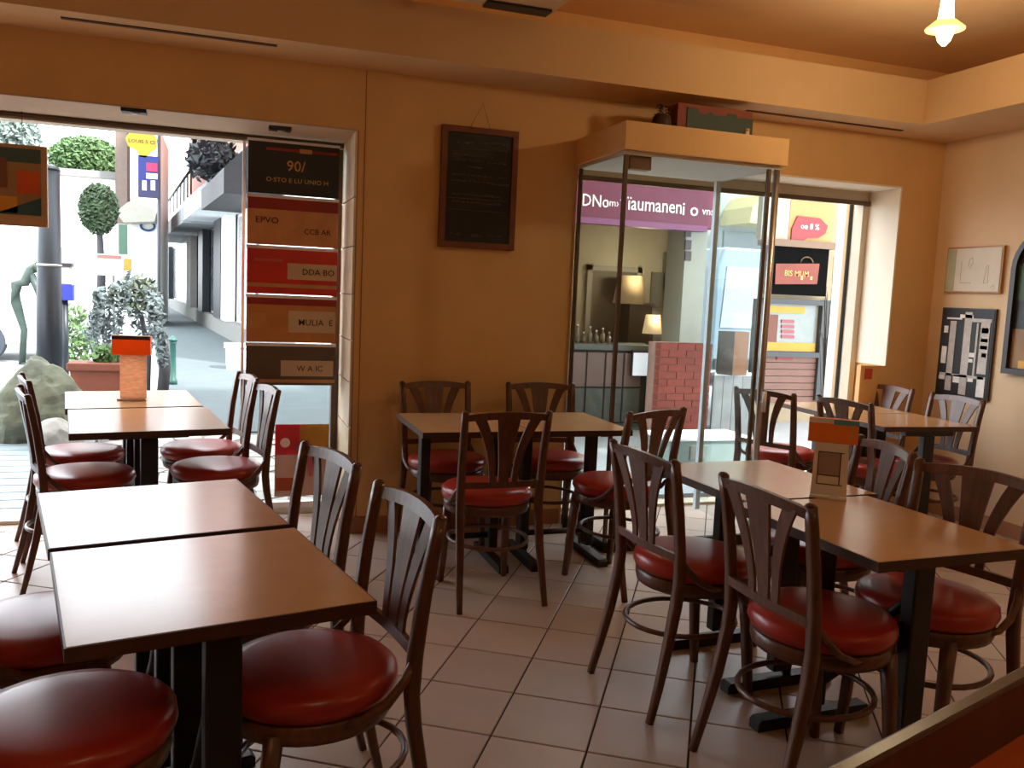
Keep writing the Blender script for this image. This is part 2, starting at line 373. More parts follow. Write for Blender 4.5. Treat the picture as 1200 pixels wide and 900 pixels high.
# ================================================================== CHAIRS
def back_y(z): return -.190-.008*max(0, (z-.44)/.16) if z < .6 else -.198-.044*((z-.6)/.3)**1.15
def make_chair():
    t = thing('bentwood_chair', '-', 'chair', group='bentwood cafe chairs with red seats')
    MB().lathe([(.19, .452), (.207, .458), (.217, .478), (.214, .502), (.200, .515), (.165, .521), (.09, .524), (.03, .525)], 32).build('seat_cushion', VINYL, t)
    MB().lathe([(.185, .402), (.201, .405), (.205, .42), (.206, .448), (.200, .4525), (.15, .4525)], 32).build('seat_frame', WOOD, t)
    for s in (-1, 1):
        P = [(s*.205, -.285, 0), (s*.200, -.254, .12), (s*.193, -.222, .26), (s*.190, -.197, .40), (s*.190, -.190, .48), (s*.192, -.196, .58), (s*.194, -.213, .72), (s*.197, -.234, .84), (s*.199, -.245, .895)]
        m = MB().tube(P, [.0125, .0150, .0175, .0195, .0195, .0185, .0175, .0165, .0155], 16, flat=.85, sq=True)
        m.lathe([(.0155, 0), (.013, .006), (.006, .010)], 10, (s*.199, -.246, .894)); m.build('back_post', WOOD, t)
        MB().tube([(s*.150, .120, .43), (s*.156, .138, .28), (s*.160, .150, .12), (s*.166, .162, 0)], [.021, .0185, .016, .013], 16, sq=True).build('front_leg', WOOD, t)
        MB().tube([(s*.192, -.194, .565), (s*.205, -.165, .52), (s*.212, -.12, .475), (s*.208, -.06, .445), (s*.19, .0, .434)], [.009, .011, .012, .011, .008], 8).build('side_bracket', WOOD, t)
    n = 12; lo = []; hi = []
    for i in range(n+1):
        x = -.197+.394*i/n; q = 1-(x/.197)**2
        y = -.240-.022*q; lo.append((x, y+.008, .856+.012*q)); hi.append((x, y, .886+.016*q))
    MB().strip(lo, hi, (0, -.017, 0)).build('top_rail', WOOD, t)
    lo = []; hi = []
    for i in range(n+1):
        x = -.192+.384*i/n; q = 1-(x/.192)**2; y = -.195-.014*q
        lo.append((x, y, .548)); hi.append((x, y-.002, .576))
    MB().strip(lo, hi, (0, -.014, 0)).build('cross_rail', WOOD, t)
    for cx_b, cx_t, wb, wt in ((0, 0, .046, .108), (-.054, -.134, .027, .056), (.054, .134, .027, .056)):
        l = []; r = []
        for i in range(9):
            u = i/8; z = .57+.302*u; e = u**2.1
            cx = cx_b+(cx_t-cx_b)*e; ww = wb+(wt-wb)*u**1.3
            yy = back_y(z)-.006-.016*(1-(cx/.206)**2)*u-.010*(1-u)
            l.append((cx-ww/2, yy, z)); r.append((cx+ww/2, yy, z))
        MB().strip(l, r, (0, -.009, 0)).build('splat', WOOD, t)
    ring = [(.186*math.cos(2*PI*k/28), -.04+.205*math.sin(2*PI*k/28), .27) for k in range(28)]
    MB().tube(ring, .0095, 8, closed=True).build('stretcher_ring', WOOD, t)
    return t
proto = make_chair(); first = True
A_ = 'the bare-topped table pair facing the wide doorway'; D_ = 'the table with the orange menu stand'
chairs = [  # seat centre x, y, facing angle (deg), label
    (-.30, 1.90, 12, 'red-seated bentwood chair pushed deep under the bare end table by the counter, window side'),
    (-.44, 2.47, 12, 'bentwood chair with pale-sheened red seat under the second bare table from the counter'),
    (.205, 2.03, 191, 'red-seated bentwood chair on the aisle side of the bare end table by the counter'),
    (.09, 2.62, 197, 'bentwood chair on the aisle side of the bare tables, nearer the glazed poster'),
    (-.60, 4.35, 15, 'bentwood chair with pale reflecting seat across the inner doorway table from the banner display'),
    (-.70, 4.90, 15, 'bentwood chair beside the doorway table that carries the brick-print menu stand, near the boulder'),
    (-.02, 4.45, 193, 'bentwood chair below the banner display, nearer the room, at the doorway tables'),
    (-.10, 4.98, 193, 'bentwood chair below the banner display, nearer the street, at the doorway tables'),
    (1.19, 4.53, -85, 'bentwood chair with its back to the wall right under the chalkboard'),
    (1.785, 4.50, -95, 'bentwood chair with its back to the wall, tucked beside the glass enclosure'),
    (1.20, 3.81, 92, 'bentwood chair with bright red seat facing the chalkboard wall'),
    (1.89, 3.84, 112, 'angled bentwood chair in front of the glass enclosure'),
    (1.64, 2.66, 5, 'bentwood chair on the aisle side of the menu stand table, nearer the chalkboard'),
    (1.722, 2.05, 2, 'bentwood chair on the aisle side of the menu stand table, nearer the counter'),
    (2.18, 2.11, 196, 'bentwood chair across the menu stand table from the aisle, beside the counter'),
    (2.235, 2.72, 166, 'bentwood chair right behind the orange menu stand'),
    (4.17, 4.18, 180, 'bentwood chair against the wall below the black-and-white strips picture'),
    (4.17, 4.74, 188, 'bentwood chair in front of the low ochre ledge in the corner'),
    (3.66, 4.05, 5, 'bentwood chair beside the corner table, its back towards the menu stand'),
    (3.40, 4.56, 24, 'bentwood chair beside the steel post of the glass enclosure, at the corner table'),
]
for x, y, a, lab in chairs:
    rz = math.radians(a-90)
    if first:
        proto.location = (x, y, 0); proto.rotation_euler = (0, 0, rz); proto['label'] = lab; first = False
    else: dup(proto, (x, y, 0), rz, lab)

# ================================================================== TABLES
def table(cx, cy, w_, d_, rz, label, axis='y', zt=.75, sp=.2, offs=None):
    t = thing('cafe_table', label, 'table', (cx, cy, 0), math.radians(rz), group='tan laminate cafe tables')
    hx, hy = w_/2, d_/2
    MB().box(-hx+.004, hx-.004, -hy+.004, hy-.004, zt-.028, zt).build('table_top', LAMI, t)
    e = MB()
    e.box(-hx, hx, -hy, -hy+.004, zt-.030, zt-.001); e.box(-hx, hx, hy-.004, hy, zt-.030, zt-.001)
    e.box(-hx, -hx+.004, -hy+.004, hy-.004, zt-.030, zt-.001); e.box(hx-.004, hx, -hy+.004, hy-.004, zt-.030, zt-.001)
    e.build('edge_band', EDGE, t)
    o0, o1 = offs or (-sp, sp)
    for o in (o0, o1):
        fl = .235
        c = (0, o) if axis == 'y' else (o, 0)
        MB().obox((c[0], c[1], zt/2), (.075, .05, zt-.12) if axis == 'y' else (.05, .075, zt-.12)).build('column', BLACKM, t, bevel=.006)
        MB().obox((c[0], c[1], zt-.045), (.34, .05, .03) if axis == 'y' else (.05, .34, .03)).build('mount_bar', BLACKM, t, bevel=.004)
        f = MB()
        prof = [(-fl, 0), (fl, 0), (fl, .03), (fl-.012, .04), (-fl+.012, .04), (-fl, .03)]
        if axis == 'y': f.prism(prof, (0, .05, 0), (0, o-.025, .0))
        else: f.prism(prof, (.05, 0, 0), (o-.025, 0, .0), (0, 1, 0), (0, 0, 1))
        f.build('foot_bar', BLACKM, t)
    b = MB()
    if axis == 'y': b.tube([(0, o0, .60), (0, o0+(o1-o0)*.35, .44), (0, o0+(o1-o0)*.65, .26), (0, o1, .12)], .016, 8)
    else: b.tube([(o0, 0, .14), (o1, 0, .14)], .016, 8)
    b.build('brace', BLACKM, t)
    return t
table(-.035, 2.017, .60, .62, 11.7, 'bare tan table end nearest the counter, facing the wide doorway')
table(-.175, 2.655, .60, .62, 12.5, 'bare tan table with strong window glare, pushed against the end table by the counter')
table(-.345, 4.40, .66, .74, 9, 'white-gleaming table in the wide doorway, inner one of the two')
table(-.475, 5.15, .66, .72, 9, 'white-gleaming table in the wide doorway carrying the brick-print menu stand', sp=.16)
table(1.18, 4.235, .55, .64, 0, 'tan table below the chalkboard', 'x', sp=.19)
table(1.735, 4.235, .55, .64, 0, 'tan table pushed up to the glass enclosure', 'x', sp=.19)
table(1.945, 2.12, .58, .66, 2, 'tan table near the dark counter, in front of the menu stand')
table(1.985, 2.785, .58, .64, 2, 'tan table behind the orange menu stand, nearer the glass enclosure')
table(3.99, 4.19, .68, .55, -3, 'tan table near the framed pictures in the corner', offs=(-.235, .18))
table(4.02, 4.745, .68, .55, -3, 'tan table at the entrance opening next to the low ochre ledge', offs=(-.2, .24))

# ------------------------------------------------------------------ menu stands
OR_ = mat('orange_print', srgb(240, 128, 44), .5, var=.05); TEALP = mat('teal_print', srgb(90, 150, 165), .5, var=.05)
GREYB = mat('grey_board', srgb(228, 222, 214), .55, var=.04); PURP = mat('mauve_print', srgb(160, 140, 142), .5, var=.05)
DKL = mat('dark_line_print', srgb(70, 58, 62), .5, var=.05); AMB = mat('amber_print', srgb(220, 150, 50), .5, var=.05)
p = onz(970, 584, .75)
ms = thing('menu_stand', 'white menu holder topped with an orange card, standing on the tan table', 'menu stand', (p.x, p.y, .75), math.radians(-40))
MB().box(-.062, .062, -.02, .045, 0, .012).build('base', GREYB, ms, bevel=.003)
MB().prism([(-.060, .012), (.060, .012), (.056, .2), (-.056, .2)], (0, .016, 0), (0, -.008, 0)).build('panel', GREYB, ms)
f = MB()
for a in ((-.043, .043, .05, .053), (-.043, .043, .165, .168), (-.043, -.040, .05, .168), (.030, .034, .05, .168), (-.043, .034, .082, .086)): f.box(a[0], a[1], -.0105, -.0085, a[2], a[3])
f.build('printed_outline', DKL, ms)
MB().box(-.040, .030, -.0095, -.0085, .086, .165).build('printed_photo', PURP, ms)
hd = MB().box(-.082, .082, -.012, .018, .2, .285).build('header_card', OR_, ms, bevel=.002)
MB().box(-.082, .0, -.0135, -.0122, .268, .284).build('grey_stripe', GREYB, hd)
MB().box(.0, .082, -.0135, -.0122, .266, .284).build('teal_stripe', TEALP, hd)
MB().box(.052, .07, -.0135, -.0122, .215, .262).build('amber_stripe', AMB, hd)
p = onz(156, 468, .75)
ms2 = thing('menu_stand', 'brick-print menu holder with an orange header on the doorway table', 'menu stand', (p.x, p.y-.04, .75), math.radians(-6))
BRP = sheetmat('brick_print', srgb(226, 188, 162), .6, .2, 30, (1, 1, 4))
MB().box(-.075, .075, -.03, .04, 0, .012).build('base', mat('clear_base', srgb(215, 200, 190), .3, var=.04), ms2, bevel=.003)
MB().box(-.062, .072, -.008, .008, .012, .25).build('panel', BRP, ms2)
hd = MB().box(-.10, .095, -.02, .03, .25, .355).build('header_card', sheetmat('rust_print', srgb(232, 124, 54), .5, .06), ms2, bevel=.002)
MB().box(-.10, .095, -.022, -.0205, .335, .355).build('dark_stripe', DKL, hd)

# ------------------------------------------------------------------ counter with a raised lip (foreground)
a0, a1 = onz(970, 897, .95), onz(1200, 778, .95); du = (a1-a0).to_2d().normalized(); dn_ = Vector((du.y, -du.x))
cn = thing('counter', 'dark wooden counter with a raised lip and orange-brown top in the foreground', 'counter', (a0.x, a0.y, 0))
def CP(s, t_): q = Vector((a0.x, a0.y))+du*s+dn_*t_; return q.x, q.y
CW = mat('counter_wood', srgb(66, 40, 24), .3, var=.25, vscale=8, stretch=(5, 1, 1)); CT = mat('counter_top', srgb(176, 78, 30), .4, var=.1, vscale=6)
def slab(s0, s1, t0, t1, z0, z1):
    m = MB(); q = [CP(s0,t0), CP(s1,t0), CP(s1,t1), CP(s0,t1)]
    m.add([(x,y,z0) for x,y in q]+[(x,y,z1) for x,y in q], [(0,3,2,1),(4,5,6,7),(0,1,5,4),(1,2,6,5),(2,3,7,6),(3,0,4,7)]); return m
slab(-.35, 1.6, 0, .022, .80, .95).build('lip', CW, cn, world=True, bevel=.004)
slab(-.35, 1.6, .022, .40, .84, .87).build('top', CT, cn, world=True)
slab(-.33, 1.58, .03, .38, 0, .84).build('body', mat('counter_body', srgb(70, 42, 26), .5, var=.15), cn, world=True)

# ================================================================== WALL THINGS
# chalkboard
FRW = mat('redbrown_frame', srgb(112, 58, 34), .45, var=.2, vscale=10)
q0, q1, q2, q3 = [ony(*p_, WY-.02) for p_ in ((518, 147), (607, 153), (603, 293), (516, 290))]
X0, X1, Z0, Z1 = q0.x, (q1.x+q2.x)/2, (q2.z+q3.z)/2, (q0.z+q1.z)/2
cb = thing('chalkboard', 'dark chalkboard with chalk writing in a red-brown wooden frame hung by a string', 'chalkboard', ((X0+X1)/2, WY-.02, Z0))
fb = .036
for nm, bxx in (('frame_rail', (X0, X1, Z1-fb, Z1)), ('frame_rail', (X0, X1, Z0, Z0+fb)), ('frame_stile', (X0, X0+fb, Z0+fb, Z1-fb)), ('frame_stile', (X1-fb, X1, Z0+fb, Z1-fb))):
    MB().box(bxx[0], bxx[1], WY-.032, WY-.004, bxx[2], bxx[3]).build(nm, FRW, cb, world=True, bevel=.003)
MB().box(X0+fb-.004, X1-fb+.004, WY-.02, WY-.006, Z0+fb-.004, Z1-fb+.004).build('slate', mat('slate', srgb(26, 26, 24), .55, var=.2, vscale=6), cb, world=True)
ch = MB(); rnd = random.Random(3); bw, bh = X1-X0-2*fb, Z1-Z0-2*fb
def scrib(u0, u1, v_, hgt):
    x = X0+fb+u0*bw; z = Z0+fb+v_*bh; xe = X0+fb+u1*bw
    while x < xe:
        wl_ = rnd.uniform(.012, .03); nst = 5
        pts = [(x+wl_*k/nst, WY-.0215, z+(hgt if k % 2 else 0)*rnd.uniform(.5, 1)) for k in range(nst+1)]
        ch.tube(pts, .0017, 3); x += wl_+rnd.uniform(.004, .012)
for u0, u1, v_, hg in ((.15,.45,.90,.018),(.58,.92,.92,.012),(.1,.72,.79,.014),(.1,.55,.745,.013),(.6,.92,.74,.012),(.32,.55,.69,.010),(.1,.65,.61,.014),(.8,.92,.61,.012),(.08,.7,.555,.012),(.7,.95,.545,.012),(.1,.8,.43,.013),(.1,.82,.36,.013),(.08,.25,.06,.018),(.4,.6,.05,.022),(.66,.9,.06,.014)): scrib(u0, u1, v_, hg)
for v_ in (.86, .40, .295): ch.tube([(X0+fb+.03*bw, WY-.0215, Z0+fb+v_*bh), (X0+fb+.93*bw, WY-.0215, Z0+fb+v_*bh)], .0009, 3)
stuff(ch.build('chalk_writing', mat('chalk', srgb(176, 168, 146), .9, var=.2), cb, world=True))
nx, nz = ony(566, 121, WY-.006).x, ony(566, 121, WY-.006).z
MB().tube([(X0+.17, WY-.008, Z1), (nx, WY-.008, nz), (X1-.17, WY-.008, Z1)], .0014, 5).build('string', mat('twine', srgb(110, 72, 42), .9, var=.1), cb, world=True)

# pictures on the right wall
def rwall(px, py): q = onx(px, py, RX); return q.y, q.z
t = thing('framed_sketch', 'pale pencil sketch in a thin gilt frame on the side wall', 'picture', (RX-.01, 4.52, 1.56))
ya, yb, za, zb = 4.285, 4.745, 1.562, 1.875
MB().box(RX-.022, RX-.002, ya, yb, za, zb).build('frame', mat('gilt_edge', srgb(176, 120, 50), .4, var=.1), t, world=True, bevel=.003)
MB().box(RX-.026, RX-.022, ya+.012, yb-.012, za+.012, zb-.012).build('sheet', mat('sketch_paper', srgb(224, 214, 196), .7, var=.05), t, world=True)
MB().box(RX-.0275, RX-.026, yb-.085, yb-.014, za+.014, zb-.014).build('green_margin', mat('sage_print', srgb(176, 176, 140), .7, var=.1), t, world=True)
sk = MB()
def ln(*pts): sk.tube([(RX-.0265, a, b_) for a, b_ in pts], .0012, 4)
ln((4.61, 1.63), (4.61, 1.78)); ln((4.61, 1.63), (4.52, 1.63)); ln((4.42, 1.63), (4.40, 1.75), (4.39, 1.75), (4.385, 1.63), (4.42, 1.63)); ln((4.55, 1.74), (4.545, 1.79), (4.525, 1.80), (4.515, 1.77), (4.535, 1.73)); ln((4.36, 1.60), (4.34, 1.615), (4.325, 1.60), (4.34, 1.59))
sk.build('drawing', mat('graphite', srgb(120, 108, 96), .8, var=.1), t, world=True)
t = thing('strips_picture', 'tall black-and-white picture of upright strips in a thin dark frame', 'picture', (RX-.01, 4.52, .85))
ya, yb, za, zb = 4.30, 4.74, .85, 1.46
MB().box(RX-.02, RX-.002, ya, yb, za, zb).build('frame', mat('dark_frame', srgb(58, 44, 36), .5, var=.1), t, world=True)
MB().box(RX-.023, RX-.02, ya+.008, yb-.008, za+.008, zb-.008).build('dark_ground', mat('photo_black', srgb(14, 14, 15), .5, var=.2), t, world=True)
sw = [mat('photo_white', srgb(240, 236, 230), .5, var=.15, vscale=20), mat('photo_grey', srgb(196, 188, 180), .5, var=.15, vscale=20)]
def pc(u0, u1, v0, v1, k):
    MB().box(RX-.026, RX-.023, yb-.008-u1*(yb-ya-.016), yb-.008-u0*(yb-ya-.016), za+.008+v0*(zb-za-.016), za+.008+v1*(zb-za-.016)).build('printed_strip', sw[k], t, world=True)
for a in ((.18,.30,.05,.86,1), (.46,.60,.02,.97,1), (.70,.735,.25,.85,1), (.78,.95,.28,.86,1), (.80,.95,.02,.25,0), (.05,.92,.22,.25,1), (.33,.46,.15,.24,0), (.04,.16,.17,.22,0), (.05,.15,.36,.56,0), (.06,.14,.72,.80,0), (.62,.72,.18,.22,0),
          (.60,.70,.46,.51,0), (.60,.68,.40,.44,0), (.80,.93,.64,.68,0), (.80,.93,.56,.60,0), (.80,.93,.74,.80,0), (.36,.62,.90,.94,0), (.60,.97,.86,.90,1), (.1,.4,.88,.9,0), (.84,.93,.47,.52,0)): pc(*a)
t = thing('arched_picture', 'arch-topped picture in a heavy dark frame on the side wall', 'picture', (RX-.02, 3.9, 1.05))
yc, r_ = 3.905, .30
def arch(rr, zbt):
    pts = [(yc-rr, zbt), (yc+rr, zbt), (yc+rr, 1.72)]
    pts += [(yc+rr*math.cos(k*PI/16), 1.72+rr*.9*math.sin(k*PI/16)) for k in range(1, 16)]
    return pts+[(yc-rr, 1.72)]
o_, i_ = arch(r_, 1.05), arch(r_-.035, 1.085)
fr = MB(); n = len(o_)
fr.add([(RX-.002, a, b_) for a, b_ in o_]+[(RX-.002, a, b_) for a, b_ in i_]+[(RX-.04, a, b_) for a, b_ in o_]+[(RX-.04, a, b_) for a, b_ in i_],
       sum([[(k, (k+1) % n, n+(k+1) % n, n+k), (2*n+k, 3*n+k, 3*n+(k+1) % n, 2*n+(k+1) % n), (k, 2*n+k, 2*n+(k+1) % n, (k+1) % n), (n+k, n+(k+1) % n, 3*n+(k+1) % n, 3*n+k)] for k in range(n)], []))
fr.build('frame', mat('black_brown_frame', srgb(40, 28, 24), .4, var=.1), t, world=True)
MB().prism(i_, (-.006, 0, 0), (RX-.004, 0, 0), (0,1,0), (0,0,1)).build('canvas', mat('dark_canvas', srgb(46, 48, 50), .5, var=.25, vscale=4), t, world=True)
MB().box(RX-.013, RX-.0101, yc-.26, yc+.262, 1.52, 1.75).build('green_field', mat('green_canvas', srgb(58, 84, 52), .5, var=.25, vscale=5), t, world=True)
MB().box(RX-.013, RX-.0101, yc+.16, yc+.262, 1.09, 1.34).build('tan_field', mat('tan_canvas', srgb(150, 112, 70), .5, var=.25, vscale=5), t, world=True)
MB().box(RX-.0145, RX-.0131, yc+.11, yc+.2, 1.09, 1.14).build('yellow_field', mat('yellow_canvas', srgb(214, 160, 50), .5, var=.2), t, world=True)
p = ony(1018, 437, WY-.004)
tag(MB().box(p.x-.03, p.x+.03, WY-.006, WY-.001, p.z-.045, p.z+.03).build('red_card', mat('red_card', srgb(190, 70, 40), .6, var=.1)), 'small red card stuck to the low ochre ledge', 'card')

# ceiling unit
ac0 = ony(645, 22, 4.2)
t = thing('ceiling_unit', 'cream air-conditioning box hanging under the raised ceiling with a dark vent slot', 'air conditioner', (ac0.x-.4, 3.8, ac0.z))
MB().box(ac0.x-.75, ac0.x, 3.4, 4.2, ac0.z+.012, CZ).build('housing', CEILM, t, world=True, bevel=.01)
MB().box(ac0.x-.36, ac0.x-.03, 4.1, 4.19, ac0.z, ac0.z+.012).build('vent_slot', BLACKM, t, world=True)

# ------------------------------------------------------------------ pendant bulbs (one in view, two unseen ones added for fill light)
BULB = mat('glowing_bulb', srgb(255, 214, 130), .3, emit=((1, .62, .22, 1), 26))
def pendant(x, y, zc, label, watts):
    t = thing('pendant_bulb', label, 'lamp', (x, y, zc))
    MB().lathe([(.010, -.10), (.028, -.08), (.040, -.045), (.040, -.005), (.034, .04), (.03, .09), (.028, .12)], 18).build('bulb', BULB, t)
    MB().lathe([(.088, -.028), (.09, -.022), (.05, .012), (.036, .02), (.034, .016), (.048, .008)], 20).build('halo_skirt', mat('halo_glow', srgb(255, 190, 90), .2, emit=((1, .5, .14, 1), 3)), t)  # glowing skirt added to shape the flared halo around the bulb
    MB().lathe([(.019, .12), (.022, .125), (.022, .17), (.008, .18)], 14).build('socket', mat('brass', srgb(170, 120, 60), .35, metal=.8, var=.1), t)
    MB().tube([(0, 0, .18), (0, 0, CZ-zc)], .004, 6).build('cord', BLACKM, t)
    MB().lathe([(.05, CZ-zc-.025), (.05, CZ-zc-.001)], 16).build('ceiling_rose', CEILM, t)
    l = bpy.data.lights.new('bulb_light', 'POINT'); l.energy = watts; l.color = (1, .77, .48); l.shadow_soft_size = .05
    lo_ = bpy.data.objects.new('bulb_light', l); COL.objects.link(lo_); lo_.parent = t; lo_.location = (0, 0, -.13)
t = thing('cove_light_strip', 'warm light strip lying in the ceiling cove behind the fascia board', 'light strip', (1.0, FY+.09, SZ+.04))
LEDM = mat('warm_led', srgb(255, 190, 110), .4, emit=((1, .56, .2, 1), 7.0))
CH = mat('led_channel', srgb(190, 180, 160), .5, var=.05)
for nm, m_, z0, z1, ww in (('channel', CH, SZ+.04, SZ+.052, .02), ('led_tape', LEDM, SZ+.052, SZ+.058, .008)):
    MB().box(-2.2, FX+.09, FY+.09-ww/2, FY+.09+ww/2, z0, z1).build(nm, m_, t, world=True)
    MB().box(FX+.09-ww/2, FX+.09+ww/2, -1.5, FY+.08, z0, z1).build(nm, m_, t, world=True)
q = EYE+ray(1108, 28)*4.1
pendant(q.x, q.y, q.z, 'lit bare bulb hanging above the tables by the side wall', 27)
pendant(3.3, -.6, 2.62, 'added fill bulb out of view behind the counter', 12)  # this bulb and the next are unseen, added to brighten the room
pendant(.4, .3, 2.62, 'added fill bulb out of view in the middle of the room', 13)

# ------------------------------------------------------------------ hanging banner display in the doorway
DY = 5.28
e = [ony(290, 165, DY), ony(397, 172, DY), ony(290, 448, DY), ony(397, 450, DY)]
dx0, dx1 = .135, .655
zz = [ony(343, y_, DY).z for y_ in (165, 230, 289, 346, 402, 452)]
bd = thing('banner_display', 'hanging stack of five printed food banners between white bars in the doorway', 'banner display', ((dx0+dx1)/2, DY, zz[-1]))
cols = [srgb(30, 30, 32), srgb(206, 142, 92), srgb(206, 46, 34), srgb(196, 130, 72), srgb(96, 80, 64)]
WB_ = mat('white_bar', srgb(232, 228, 236), .4, var=.02); LBL = mat('label_paper', srgb(206, 176, 142), .6, var=.06); INK = mat('ink_brown', srgb(60, 34, 26), .6, var=.1)
GOLD = mat('gold_print', srgb(214, 160, 90), .5, var=.1); REDP = mat('red_print', srgb(150, 36, 26), .5, var=.1); TANP = mat('tan_print', srgb(196, 140, 88), .5, var=.1)
for k in range(5):
    z1, z0 = zz[k]-.02, zz[k+1]+.004
    pnl = MB().box(dx0, dx1, DY-.008, DY+.008, z0, z1).build('banner', mat('banner_%d' % k, cols[k], .45, var=.12, vscale=7), bd, world=True)
    hh = z1-z0; f0 = DY-.0095
    if k == 0:
        text('90/', .085, GOLD, pnl, (dx0+.27, f0, z0+hh*.56)); text('O\u00b7STO E LU UNIO H', .036, GOLD, pnl, (dx0+.28, f0, z0+hh*.28), sx=1.1)
        MB().box(dx0+.1, dx1-.01, DY-.010, DY-.0085, z1-.045, z1-.03).build('red_line', REDP, pnl, world=True)
        MB().box(dx0+.29, dx0+.36, DY-.011, DY-.0085, z1-.05, z1-.025).build('food_print', TANP, pnl, world=True)
    elif k == 1:
        MB().box(dx0, dx1, DY-.010, DY-.0085, z1-.065, z1).build('red_band', REDP, pnl, world=True)
        text('EPVO', .05, INK, pnl, (dx0+.11, f0, z0+hh*.52), sx=1.1); text('CCB AR', .045, INK, pnl, (dx0+.40, f0, z0+hh*.32))
    elif k == 2:
        MB().box(dx0+.23, dx1, DY-.010, DY-.0085, z0+.09, z0+.185).build('label', LBL, pnl, world=True)
        text('DDA BO', .05, INK, pnl, (dx0+.41, DY-.0105, z0+.135))
        MB().box(dx0, dx1, DY-.010, DY-.0085, z0+.04, z0+.062).build('tan_band', TANP, pnl, world=True)
        MB().box(dx0+.04, dx0+.2, DY-.010, DY-.0085, z0+.19, z0+.205).build('pale_line', mat('pink_print', srgb(196, 96, 80), .5, var=.05), pnl, world=True)
    elif k == 3:
        MB().box(dx0, dx1, DY-.010, DY-.0085, z1-.04, z1).build('red_band', REDP, pnl, world=True)
        MB().box(dx0+.24, dx1-.005, DY-.010, DY-.0085, z0+.06, z0+.19).build('label', LBL, pnl, world=True)
        text('MULIA  E', .052, INK, pnl, (dx0+.40, DY-.0105, z0+.12))
        MB().box(dx0, dx0+.11, DY-.010, DY-.0085, z0+.08, z0+.17).build('food_print', TANP, pnl, world=True)
    else:
        MB().box(dx0+.20, dx1-.01, DY-.010, DY-.0085, z0+.055, z0+.15).build('label', LBL, pnl, world=True)
        text('W A IC', .048, INK, pnl, (dx0+.37, DY-.0105, z0+.10))
        MB().box(dx0, dx1, DY-.010, DY-.0085, z0+.015, z0+.035).build('tan_band', TANP, pnl, world=True)
for k in range(5):
    MB().box(dx0-.005, dx1+.003, DY-.014, DY+.012, zz[k]-.02, zz[k]-.002 if k else zz[k]-.006).build('bar', WB_, bd, world=True)
MB().box(dx0, dx1, DY-.006, DY+.006, zz[0]-.006, OLT-.045).build('hanger', BLACKP, bd, world=True)

# glued poster on the doorway glass
px0, px1, pz0, pz1 = ony(322, 540, 5.38).x, .64, ony(350, 581, 5.38).z, ony(350, 497, 5.38).z
po = thing('glass_poster', 'pink, yellow and brown advertising sheet stuck low on the doorway glass', 'poster', ((px0+px1)/2, 5.38, pz0))
def pp(u0, u1, v0, v1, nm, c, off): MB().box(px0+u0*(px1-px0), px0+u1*(px1-px0), 5.376-off, 5.379-off*.9, pz0+v0*(pz1-pz0), pz0+v1*(pz1-pz0)).build(nm, sheetmat('poster_'+nm, tuple(min(1, x*1.15) for x in c[:3])+(1,), .75), po, world=True)
pp(0, 1, 0, 1, 'sheet', srgb(150, 120, 106), 0)
pp(0, .6, .58, 1, 'pink_field', srgb(226, 96, 104), .0035); pp(.45, 1, .55, .99, 'yellow_field', srgb(214, 180, 92), .007); pp(.03, .36, .08, .26, 'orange_field', srgb(206, 120, 78), .0035)
MB().prism([(0,.55),(.3,.5),(.5,.1),(.75,.2),(.55,.62),(.3,.7)], (0, -.002, 0), (px0+.1, 5.366, pz0+.08), (.22, 0, 0), (0, 0, .4)).build('rose_shape', sheetmat('poster_rose', srgb(206, 108, 120), .5), po, world=True)
MB().prism([(.06*math.cos(k*PI/8), .06*math.sin(k*PI/8)) for k in range(16)], (0, -.002, 0), (px0+.06, 5.3715, pz0+.34), (.5, 0, 0), (0, 0, .5)).build('round_badge', mat('poster_badge', srgb(230, 200, 196), .4, var=.05), po, world=True)

# hanging picture board
sy = 5.30; s0, s1, sz0, sz1 = -1.50, ony(56, 220, sy).x, ony(40, 266, sy).z, ony(40, 171, sy).z
sg = thing('hanging_sign', 'framed poster in orange, yellow and teal hung in the wide doorway', 'sign', ((s0+s1)/2, sy, sz0))
MB().box(s0, s1, sy-.012, sy+.012, sz0, sz1).build('board', mat('sign_board', srgb(186, 148, 110), .6, var=.06), sg, world=True, bevel=.003)
def sp_(u0, u1, v0, v1, nm, c, off=0): MB().box(s0+u0*(s1-s0), s0+u1*(s1-s0), sy-.016-off, sy-.0125-off, sz0+v0*(sz1-sz0), sz0+v1*(sz1-sz0)).build(nm, mat('sign_'+nm, c, .55, var=.12), sg, world=True)
sp_(.03, .95, .14, .95, 'ground', srgb(156, 120, 78)); sp_(.03, .95, .78, .95, 'teal_band', srgb(60, 84, 80), .003); sp_(.1, .68, .46, .82, 'photo', srgb(122, 74, 46), .006)
sp_(.76, .94, .40, .68, 'orange_block', srgb(206, 84, 26), .003); sp_(.3, .76, .16, .36, 'yellow_block', srgb(206, 140, 50), .003)
MB().prism([(0,0),(1,0),(1,.6)], (0, -.003, 0), (s0+.58*(s1-s0), sy-.016, sz0+.06), (.22, 0, 0), (0, 0, .16)).build('teal_corner', mat('sign_teal', srgb(44, 84, 92), .5, var=.1), sg, world=True)
for u in (.2, .8): MB().tube([(s0+u*(s1-s0), sy, sz1), (s0+u*(s1-s0), sy, OLT-.01)], .002, 5).build('cord', BLACKM, sg, world=True)

